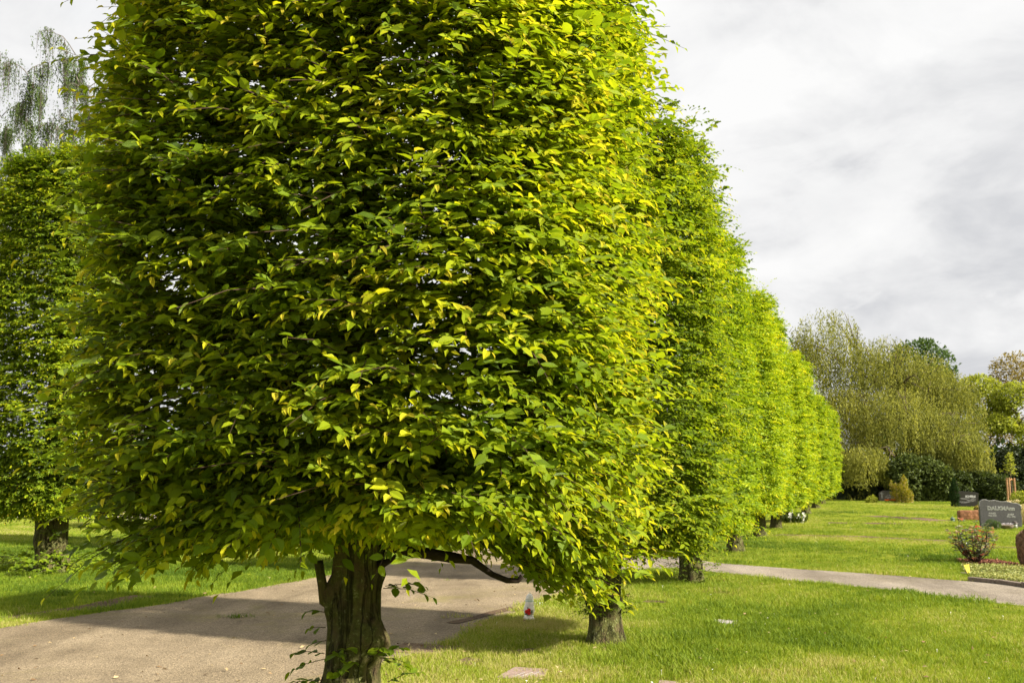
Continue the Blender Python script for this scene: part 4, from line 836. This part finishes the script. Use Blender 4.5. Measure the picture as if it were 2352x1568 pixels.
# daffodils
P = G(1822, 1200); daf = thing('daffodil_clump', 'clump of white daffodils with dark leaves between two clipped hornbeams', 'flowers', tuple(P)); rg = np.random.default_rng(9)
n = 170; a = rg.uniform(0, 6.28, n); r = np.sqrt(rg.random(n)); pos = np.stack([r * np.cos(a) * .42, r * np.sin(a) * .3, np.zeros(n)], -1)
L = dict(pos=pos, dir=np.stack([np.cos(a) * .35, np.sin(a) * .35, np.ones(n)], -1), nrm=rand_dirs(rg, n), len=rg.uniform(.22, .42, n), wid=np.full(n, .11), tone=rg.uniform(.1, .7, n))
put('leaves', leaf_mesh('leaves', L, 4), M['laurel'], daf, kind='stuff'); mb = MB()
for i in range(16):
    a = rg.uniform(0, 6.28); r = math.sqrt(rg.random()); c = np.array([r * math.cos(a) * .5, r * math.sin(a) * .3, rg.uniform(.12, .46) * (1.15 - .5 * r)])
    mb2 = MB(); q = .042
    for j in range(6):
        b = j * 1.047; mb2.add([c, c + q * np.array([math.cos(b - .4), -.3, math.sin(b - .4)]), c + q * np.array([1.2 * math.cos(b), -.2, 1.2 * math.sin(b)]), c + q * np.array([math.cos(b + .4), -.3, math.sin(b + .4)])], [(0, 1, 2, 3)])
    mb2.tube([(c[0] * .8, c[1], 0), tuple(c)], .004, 3)
    put('daffodil', mb2.mesh('daffodil'), M['petal'], daf)
# staked sapling
P = G(2326, 1158); k = scale_at(P[1]); rg = np.random.default_rng(12)
for i, (px, dy) in enumerate(((2318, -.15), (2321, .25), (2333, 0))):
    q = G(px, 1158); q = np.array([q[0], P[1] + dy, 0.0])
    st = put('tree_stake', MB().tube([(0, 0, -.05), (0.01, 0, .8), (0, 0, 60 * k)], .045, 10, True, i, .06).mesh('tree_stake', False), M['wood'], None, tuple(q))
    st['label'] = ('round wooden stake holding the young sapling upright'); st['category'] = 'stake'; st['group'] = 'stakes round the sapling'
sap = thing('sapling', 'young staked sapling with thin stem and light green crown', 'tree', tuple(P))
put('trunk', MB().tube([(0, 0, -.02), (.02, 0, 30 * k), (-.01, 0, 62 * k), (.0, 0, 90 * k), (.02, 0, 118 * k)], [.032, .028, .024, .018, .006], 8, True, 2).mesh('trunk', True), M['bark_far'], sap)
mbs = MB(); st = []
for i in range(22):
    z = (66 + 48 * i / 21) * k; a = i * 2.4; ln = (21 - 15 * i / 21) * k * rg.uniform(.5, 1.15); e = np.array([math.cos(a) * ln, math.sin(a) * ln, z + ln * .35]); mbs.tube([(0, 0, z), e * .5 + np.array([0, 0, z * .5 + .02]), e], [.012, .008, .003], 4)
    for u in np.linspace(.25, 1, 9): st.append(np.array([0, 0, z]) * (1 - u) + e * u)
put('branch', mbs.mesh('branch', True), M['bark_far'], sap); st = np.array(st); n = len(st) * 2; st = np.repeat(st, 2, 0) + rg.normal(0, .045, (n, 3))
L = dict(pos=st, dir=rand_dirs(rg, n) - np.array([0, 0, .3]), nrm=rand_dirs(rg, n) + np.array([0, 0, .8]), len=rg.uniform(.06, .13, n), wid=np.full(n, .9), tone=rg.uniform(.3, .9, n))
put('foliage', leaf_mesh('foliage', L, 2), M['spring'], sap, kind='stuff')
x0 = G(2318, 1158)[0] - P[0]; x1 = G(2333, 1158)[0] - P[0]
put('tie', MB().tube([(x0 - .05, -.16, 53 * k), (x0 * .5, -.12, 55 * k), (0, -.05, 58 * k), (0, .03, 58 * k), (x1 * .5, 0, 55.5 * k), (x1 + .05, 0, 54 * k)], .025, 6).mesh('tie', True), M['coir'], sap)

# grave bed beside the path
bed_m = [G(*q) for q in ((2192, 1283), (2232, 1284), (2290, 1285), (2352, 1297), (2520, 1312), (2520, 1325), (2352, 1305), (2215, 1300))]
bed_c = [G(*q) for q in ((2207, 1302), (2232, 1300), (2290, 1303), (2352, 1307), (2520, 1326), (2520, 1372), (2352, 1344), (2290, 1337), (2232, 1330))]
GB = G(2230, 1300); bed = thing('grave_bed', 'grave bed of red bark mulch and dense ground cover edged with kerb stones', 'grave bed', tuple(GB))
def flat(name, poly, z, mat, parent, off):
    me = bpy.data.meshes.new(name); me.from_pydata([(p[0] - off[0], p[1] - off[1], z) for p in poly], [], [tuple(range(len(poly)))]); me.update(); put(name, me, mat, parent)
flat('mulch', bed_m, 0.010, M['mulch'], bed, GB); flat('earth', bed_c, 0.014, M['soil'], bed, GB)
rg = np.random.default_rng(15)
def scatter_poly(poly, n, rg):
    pp = np.array(poly); lo, hi = pp.min(0), pp.max(0); u = rg.random((n, 2)) * (hi - lo)[:2] + lo[:2]; return u[in_poly(u, poly)]
u = scatter_poly(bed_m, 5200, rg); n = len(u)
L = dict(pos=np.concatenate([u - GB[:2], rg.uniform(.012, .03, (n, 1))], 1), dir=rand_dirs(rg, n) * np.array([1, 1, .3]), nrm=rand_dirs(rg, n) + np.array([0, 0, 1.2]), len=rg.uniform(.02, .05, n), wid=rg.uniform(.5, 1.2, n), tone=rg.random(n))
M['chips'] = leafmat('bark chip', [(0, (.05, .02, .012)), (.5, (.19, .075, .045)), (1, (.33, .16, .10))], 0.0, .9, .1)
put('bark_chips', leaf_mesh('bark_chips', L, 2), M['chips'], bed, kind='stuff')
u = scatter_poly(bed_c, 26000, rg); n = len(u); hh = .03 + .09 * fbm(np.concatenate([u, np.zeros((n, 1))], 1), 2.2, 5, 3)
z = hh * rg.uniform(.35, 1.1, n)
L = dict(pos=np.concatenate([u - GB[:2], z[:, None]], 1), dir=rand_dirs(rg, n) * np.array([1, 1, .5]), nrm=rand_dirs(rg, n) * .8 + np.array([0, 0, 1.0]), len=rg.uniform(.022, .045, n), wid=rg.uniform(.7, 1.1, n), tone=np.clip(z / .11 + rg.normal(0, .2, n), 0, 1))
put('ground_cover', leaf_mesh('ground_cover', L, 2), M['cover'], bed, kind='stuff')
kp = dense([G(2225, 1334), G(2290, 1340), G(2352, 1348), G(2540, 1380)], .34)
for p, q in zip(kp[:-1], kp[1:]):
    d = q - p; ln = np.linalg.norm(d); c = (p + q) / 2 - GB; an = math.atan2(d[1], d[0])
    o = put('kerb_stone', MB().box((0, 0, 0), (ln / 2 - .008, .05, .045)).mesh('kerb_stone', False, .012), M['kerb'], bed); o.location = (c[0], c[1], .028 + rg.uniform(-.008, .008)); o.rotation_euler = (rg.normal(0, .04), rg.normal(0, .03), an + rg.normal(0, .03))
put('kerb_stone', rock('kerb_stone', 'x', 'x', 2219, 1322, 12, 4, .2, M['kerb'], 3, 1.0).data, None, bed, tuple(G(2214, 1318) - GB))
for o in [o for o in bpy.data.objects if o.get('label') == 'x']: bpy.data.objects.remove(o)
# reddish shrub in the bed
P = G(2240, 1292); k = scale_at(P[1]); ms = thing('mahonia_shrub', 'open shrub with red and orange young leaves in the mulched bed', 'shrub', tuple(P)); rg = np.random.default_rng(19); st_p = []; st_d = []
for i in range(20):
    a = i * 2.4; sp = rg.uniform(.08, .42) if i else .02; hgt = rg.uniform(.55, .80) if sp < .3 else rg.uniform(.35, .6); hgt = .84 if i == 4 else hgt
    e = np.array([math.cos(a) * sp, math.sin(a) * sp, hgt]); q = np.linspace(0, 1, 6)[:, None]
    path = np.array([0, 0, -.02]) + e * q + np.array([math.cos(a), math.sin(a), 0]) * .10 * np.sin(q * 3.14) + rg.normal(0, .012, (6, 3)) * q
    put('stem', MB().tube(path, np.linspace(.011, .004, 6), 5, True).mesh('stem', True), M['twig'], ms)
    for u in np.linspace(.28, 1.0, 10):
        st_p.append(np.array([np.interp(u * 5, np.arange(6), path[:, j]) for j in range(3)])); b = rg.uniform(0, 6.28); st_d.append(np.array([math.cos(b), math.sin(b), rg.uniform(.1, .7)]))
L, pl = twig_leaves(np.array(st_p), np.array(st_d), rg.uniform(.07, .14, len(st_p)), rg, .068, 8, .25, .05, np.clip(rg.normal(.48, .2, len(st_p)), .1, .9))
put('foliage', leaf_mesh('foliage', L, 4), M['mahonia'], ms, kind='stuff')
# yellow plant tag
P = G(2227, 1321); k = scale_at(P[1]); tg = thing('plant_tag', 'yellow wedge shaped plastic tag stuck in the ground cover', 'tag', tuple(P), None, 0)
tg.rotation_euler = (rad(-12), rad(-9), 0)
blade = put('blade', prism([(-.35 * 6 * k, 0), (.35 * 6 * k, 0), (6 * k, 24.5 * k), (-6 * k, 24.5 * k)], .004, 'blade', 0), M['yellow'], tg)
for i, (w, z) in enumerate(((2.4, 22.8), (4.6, 21), (4.2, 19))): put('printed_line', MB().box((0, -.0026, z * k), (w * k, .0006, .35 * k)).mesh('printed_line'), M['yellow_dk'], blade)
# grave candle
P = G(1214, 1421); k = scale_at(P[1]); H = 59 * k
gc = thing('grave_candle', 'white plastic grave candle with red rose bouquet in the grass by the road', 'grave candle', tuple(P)); gc.rotation_euler = (0, rad(3), 0)
flut = lambda a, z: .10 * math.cos(7 * a) * max(0, 1 - z / (H * .16))
put('foot', MB().lathe([(r * H, z * H) for r, z in ((.23, 0), (.215, .03), (.18, .09), (.165, .14), (.165, .17))], 42, True, flut).mesh('foot', True), M['candle_lid'], gc)
put('body', MB().lathe([(r * H, z * H) for r, z in ((.165, .165), (.195, .24), (.21, .32), (.205, .40), (.19, .48), (.165, .56), (.15, .66))], 28, True, lambda a, z: .02 * math.cos(9 * a)).mesh('body', True), M['candle'], gc)
put('rim', MB().lathe([(r * H, z * H) for r, z in ((.15, .655), (.162, .665), (.162, .70), (.150, .715))], 28).mesh('rim', True), M['candle_rim'], gc)
lid = put('lid', MB().lathe([(r * H, z * H) for r, z in ((.150, .712), (.146, .76), (.132, .83), (.105, .89), (.065, .93), (.04, .945))], 28).mesh('lid', True), M['candle_lid'], gc)
put('knob', MB().tube([(-.025 * H, 0, .94 * H), (-.027 * H, 0, .97 * H), (0, 0, .995 * H), (.027 * H, 0, .97 * H), (.025 * H, 0, .94 * H)], .012 * H, 6).mesh('knob', True), M['candle'], lid)
for (x, z) in ((-.09, .30), (-.01, .36), (.0, .255)):
    mb = MB(); rg = np.random.default_rng(int(abs(x * 100)) + int(z * 100)); c = np.array([x * H, -math.sqrt(max(0, .20 ** 2 - x * x)) * H - .004, z * H])
    for ring, (rr, nn) in enumerate(((.07, 6), (.05, 5), (.028, 4))):
        for j in range(nn):
            b = j * 6.283 / nn + ring * .6; q = rr * H; cc = c + np.array([0, -.006 * ring, 0])
            mb.add([cc, cc + q * np.array([math.cos(b - .6), -.25, math.sin(b - .6)]), cc + q * np.array([1.1 * math.cos(b), -.1, 1.1 * math.sin(b)]), cc + q * np.array([math.cos(b + .6), -.25, math.sin(b + .6)])], [(0, 1, 2, 3)])
    put('rose', mb.mesh('rose'), M['redrose'], gc)
for (x, z, a) in ((.10, .33, .8), (.085, .27, .2), (-.07, .19, -.9), (-.12, .21, 3.6), (-.05, .43, 1.7), (0, .2, -1.4)):
    c = np.array([x * H, -math.sqrt(max(0, .20 ** 2 - x * x)) * H - .006, z * H]); d = np.array([math.cos(a), -.15, math.sin(a)]); s2 = np.array([-math.sin(a), 0, math.cos(a)]); q = .055 * H
    put('rose_leaf', MB().add([c - d * q, c + s2 * q * .45, c + d * q * 1.1, c - s2 * q * .45], [(0, 1, 2, 3)]).mesh('rose_leaf'), M['roseleaf'], gc)
# flat plates in the lawn
def plate(label, pts, mat, h=.035, txt=()):
    w = [G(*p) for p in pts]; c = sum(w) / 4; o = thing('grave_plate', label, 'grave plate', tuple(c))
    V = [tuple(p - c + np.array([0, 0, -.02])) for p in w] + [tuple(p - c + np.array([0, 0, h])) for p in w]
    put('slab', MB().add(V, [(3, 2, 1, 0), (4, 5, 6, 7), (0, 1, 5, 4), (1, 2, 6, 5), (2, 3, 7, 6), (3, 0, 4, 7)]).mesh('slab', False, .006), mat, o)
    for (u, v, lu, lv) in txt:
        e1 = (w[1] - w[0]); e2 = (w[3] - w[0]); p = w[0] + e1 * u + e2 * v - c; mb = MB(); nn = 7
        for j in range(nn):
            q = p + e1 * lu * j / nn + e2 * lv * j / nn; aa = unit(e1 * lu + e2 * lv) * .018; bb = np.array([-aa[1], aa[0], 0]) * 1.1; hz_ = np.array([0, 0, h + .0015])
            mb.add([q + hz_ - aa * .4, q + hz_ + aa * .1, q + hz_ + aa * .1 + bb, q + hz_ - aa * .4 + bb], [(0, 1, 2, 3)])
        put('lettering', mb.mesh('lettering'), M['letter'], o)
    return [p for p in w]
PL = [plate('reddish stone plate with worn pale lettering sunk in the grass by the burred trunk', [(1140, 1556), (1245, 1562), (1258, 1538), (1182, 1533)], M['plate'], .012, ((.66, .25, .10, .55), (.52, .1, .1, .5), (.38, .1, .08, .45))),
      plate('reddish stone plate corner at the lawn edge without visible lettering', [(1495, 1600), (1570, 1605), (1562, 1568), (1515, 1563)], M['plate'], .012),
      plate('grey stone plate sunk level with the open lawn', [(1637, 1438), (1700, 1440), (1694, 1425), (1642, 1422)], M['plate_g'], .008)]

# ------------------------------------------------------------------ grass
def blade_clump(name, nb, h, w, spread, seed, lean=.5):
    rg = np.random.default_rng(seed); V = []; F = []; tn = []
    for i in range(nb):
        a = rg.uniform(0, 6.28); r = spread * math.sqrt(rg.random()); p = np.array([r * math.cos(a), r * math.sin(a), -.004]); b = rg.uniform(0, 6.28); hh = h * rg.uniform(.55, 1.15)
        d = np.array([math.cos(b), math.sin(b), 0]) * lean * hh * rg.uniform(.2, 1); s_ = np.array([-math.sin(b), math.cos(b), 0]) * w * .5 * rg.uniform(.7, 1.2); n0 = len(V)
        c = rg.uniform(0, 6.28); s_ = np.array([math.cos(c), math.sin(c), 0]) * np.linalg.norm(s_)
        V += [p - s_, p + s_, p + d * .35 + np.array([0, 0, hh * .62]) + s_ * .8, p + d * .35 + np.array([0, 0, hh * .62]) - s_ * .8, p + d + np.array([0, 0, hh * .95])]
        F += [(n0, n0 + 1, n0 + 2), (n0, n0 + 2, n0 + 3), (n0 + 3, n0 + 2, n0 + 4)]; t = np.clip(rg.normal(.5, .17), 0, 1); tn += [t] * 5
    me = mesh_arrays(name, V, F, {'tone': np.array(tn)}); me.materials.append(M['grass']); return bpy.data.objects.new(name, me)
CL_ = [blade_clump('grass_clump', 20, .055, .0042, .06, 1), blade_clump('grass_clump', 16, .075, .0045, .055, 2, .8), blade_clump('grass_clump', 24, .04, .004, .07, 3)]
rg = np.random.default_rng(99)
def grass_pts():
    P = []; S = []
    zones = [((7.0, 12.5), 430, 1.0), ((12.5, 19), 190, 1.15), ((19, 32), 62, 1.6), ((32, 62), 17, 2.4)]
    for (y0, y1), den, sc in zones:
        xl, xr = -0.56 * y1 - .5, 0.56 * y1 + .5; n = int((xr - xl) * (y1 - y0) * den); u = np.stack([rg.uniform(xl, xr, n), rg.uniform(y0, y1, n)], -1)
        u = u[np.abs(u[:, 0]) < 0.545 * u[:, 1] + .4]; P.append(u); S.append(np.full(len(u), sc))
    P = np.concatenate(P); S = np.concatenate(S); j = rg.normal(0, .05, P.shape) + 0.0
    Q = P + j; P3 = np.concatenate([P, np.zeros((len(P), 1))], 1)
    bad = np.zeros(len(P), bool)
    for pl, sp in ((POLY_ROAD, .0), (POLY_PATH, .0), (POLY_FAR, .0)):
        ins = in_poly(Q, pl); tuft = fbm(P3, 1.5, 61, 4) > .80; bad |= ins & ~(tuft & (rg.random(len(P)) < .25))
    for pl in SOILS: bad |= in_poly(Q, pl) & (rg.random(len(P)) < .93)
    for pl in (bed_m, bed_c): bad |= in_poly(P, pl)
    for pl in PL: bad |= in_poly(Q, pl) & (rg.random(len(P)) < .96)
    n1 = fbm(P3, .8, 71, 4); n2 = fbm(P3, 3.0, 81, 3)
    bad |= rg.random(len(P)) < np.clip((.40 - n2) * 3, 0, .6)
    S = S * (0.62 + 0.85 * n1) * rg.uniform(.75, 1.25, len(P))
    edge = fbm(P3, 2.0, 91, 3) > .66; S[edge] *= 1.35
    return P3[~bad], S[~bad]
GP, GS = grass_pts()
gme = bpy.data.meshes.new('grass'); gme.vertices.add(len(GP)); gme.vertices.foreach_set('co', GP.astype(np.float32).ravel())
for an, arr, tp, key in (('gscale', GS, 'FLOAT', 'value'), ('grot', rg.uniform(0, 6.28, len(GP)), 'FLOAT', 'value'), ('gidx', rg.integers(0, 3, len(GP)), 'INT', 'value')):
    at = gme.attributes.new(an, tp, 'POINT'); at.data.foreach_set(key, np.asarray(arr, np.int32 if tp == 'INT' else np.float32))
hs = np.interp(GP[:, 1], [8, 14, 25, 40, 60], [1.0, .85, .5, .30, .24]); gvv = np.stack([np.ones(len(GP)), np.ones(len(GP)), hs], -1).astype(np.float32)
gt = (fbm(GP, .35, 5, 4) - .5) * 1.5 + (fbm(GP, 2.2, 15, 3) - .5) * .5
gme.attributes.new('gtone', 'FLOAT', 'POINT').data.foreach_set('value', gt.astype(np.float32))
gme.attributes.new('gvec', 'FLOAT_VECTOR', 'POINT').data.foreach_set('vector', gvv.ravel())
gme.update(); go = put('grass', gme, M['grass'], None, kind='stuff', label='short bright spring grass covering the cemetery lawn', category='grass')
ng = bpy.data.node_groups.new('grass', 'GeometryNodeTree'); ng.interface.new_socket('Geometry', in_out='INPUT', socket_type='NodeSocketGeometry'); ng.interface.new_socket('Geometry', in_out='OUTPUT', socket_type='NodeSocketGeometry')
gi = N(ng, 'NodeGroupInput'); gout = N(ng, 'NodeGroupOutput'); iop = N(ng, 'GeometryNodeInstanceOnPoints'); gti = N(ng, 'GeometryNodeGeometryToInstance')
for ob in CL_[::-1]:
    oi = N(ng, 'GeometryNodeObjectInfo'); oi.inputs['Object'].default_value = ob; ng.links.new(oi.outputs['Geometry'], gti.inputs[0])
def attr(nm, tp):
    a = N(ng, 'GeometryNodeInputNamedAttribute', data_type=tp); a.inputs['Name'].default_value = nm; return a.outputs[0]
cx_ = N(ng, 'ShaderNodeCombineXYZ'); ng.links.new(attr('grot', 'FLOAT'), cx_.inputs[2])
scv = N(ng, 'ShaderNodeVectorMath', operation='MULTIPLY'); ng.links.new(attr('gvec', 'FLOAT_VECTOR'), scv.inputs[1]); ng.links.new(scv.outputs[0], iop.inputs['Scale'])
ng.links.new(gi.outputs[0], iop.inputs['Points']); ng.links.new(gti.outputs[0], iop.inputs['Instance']); iop.inputs['Pick Instance'].default_value = True
ng.links.new(attr('gidx', 'INT'), iop.inputs['Instance Index']); ng.links.new(cx_.outputs[0], iop.inputs['Rotation']); ng.links.new(attr('gscale', 'FLOAT'), scv.inputs[0])
ng.links.new(iop.outputs[0], gout.inputs[0])
md = go.modifiers.new('grass', 'NODES'); md.node_group = ng
# daisies
rg = np.random.default_rng(7); mb = MB(); dp = [G(x, y) for x, y in ((1222, 1385), (1229, 1389), (1235, 1387), (1240, 1392), (1225, 1394), (1246, 1389))]
for _ in range(110):
    q = G(rg.uniform(900, 2352), 1085 + 480 * rg.random() ** 1.3 + 60)
    if not (in_poly(q[None, :2], POLY_ROAD)[0] or in_poly(q[None, :2], POLY_PATH)[0] or in_poly(q[None, :2], bed_c)[0]): dp.append(q)
for q in dp:
    c = q + np.array([0, 0, rg.uniform(.02, .05)]); r = rg.uniform(.006, .011); tl = rg.normal(0, .3, 2)
    ring = [c + r * np.array([math.cos(a), math.sin(a), tl[0] * math.cos(a) + tl[1] * math.sin(a)]) for a in np.linspace(0, 6.283, 9)[:-1]]
    mb.add([c + np.array([0, 0, .003])] + ring, [(0, 1 + j, 1 + (j + 1) % 8) for j in range(8)]); mb.tube([q, c], .0015, 3)
put('daisies', mb.mesh('daisies'), M['petal'], None, kind='stuff', label='scattered small white daisies in the lawn', category='daisies')

# fallen leaves and dry bits lying in the grass and along the road edge
rg = np.random.default_rng(41); n = 900
u = np.concatenate([np.array([rowpt(rg.uniform(6, 40), 3.9 + rg.normal(0, .35))[:2] for _ in range(330)]), np.array([G(rg.uniform(0, 2352), 1085 + 480 * rg.random() ** 1.1 + 50)[:2] for _ in range(n - 330)])])
z = np.where(in_poly(u, POLY_ROAD) | in_poly(u, POLY_PATH), .013, .035)
L = dict(pos=np.concatenate([u, z[:, None]], 1), dir=rand_dirs(rg, n) * np.array([1, 1, .25]), nrm=rand_dirs(rg, n) * .5 + np.array([0, 0, 1.0]), len=rg.uniform(.025, .06, n), wid=rg.uniform(.7, 1.1, n), tone=rg.random(n))
M['dry'] = leafmat('dry leaf', [(0, (.09, .05, .025)), (.5, (.28, .18, .09)), (1, (.48, .38, .20))], 0.15, .8, .15)
put('leaf_litter', leaf_mesh('leaf_litter', L, 4), M['dry'], None, kind='stuff', label='dry brown fallen leaves scattered over grass and road edge', category='leaf litter')
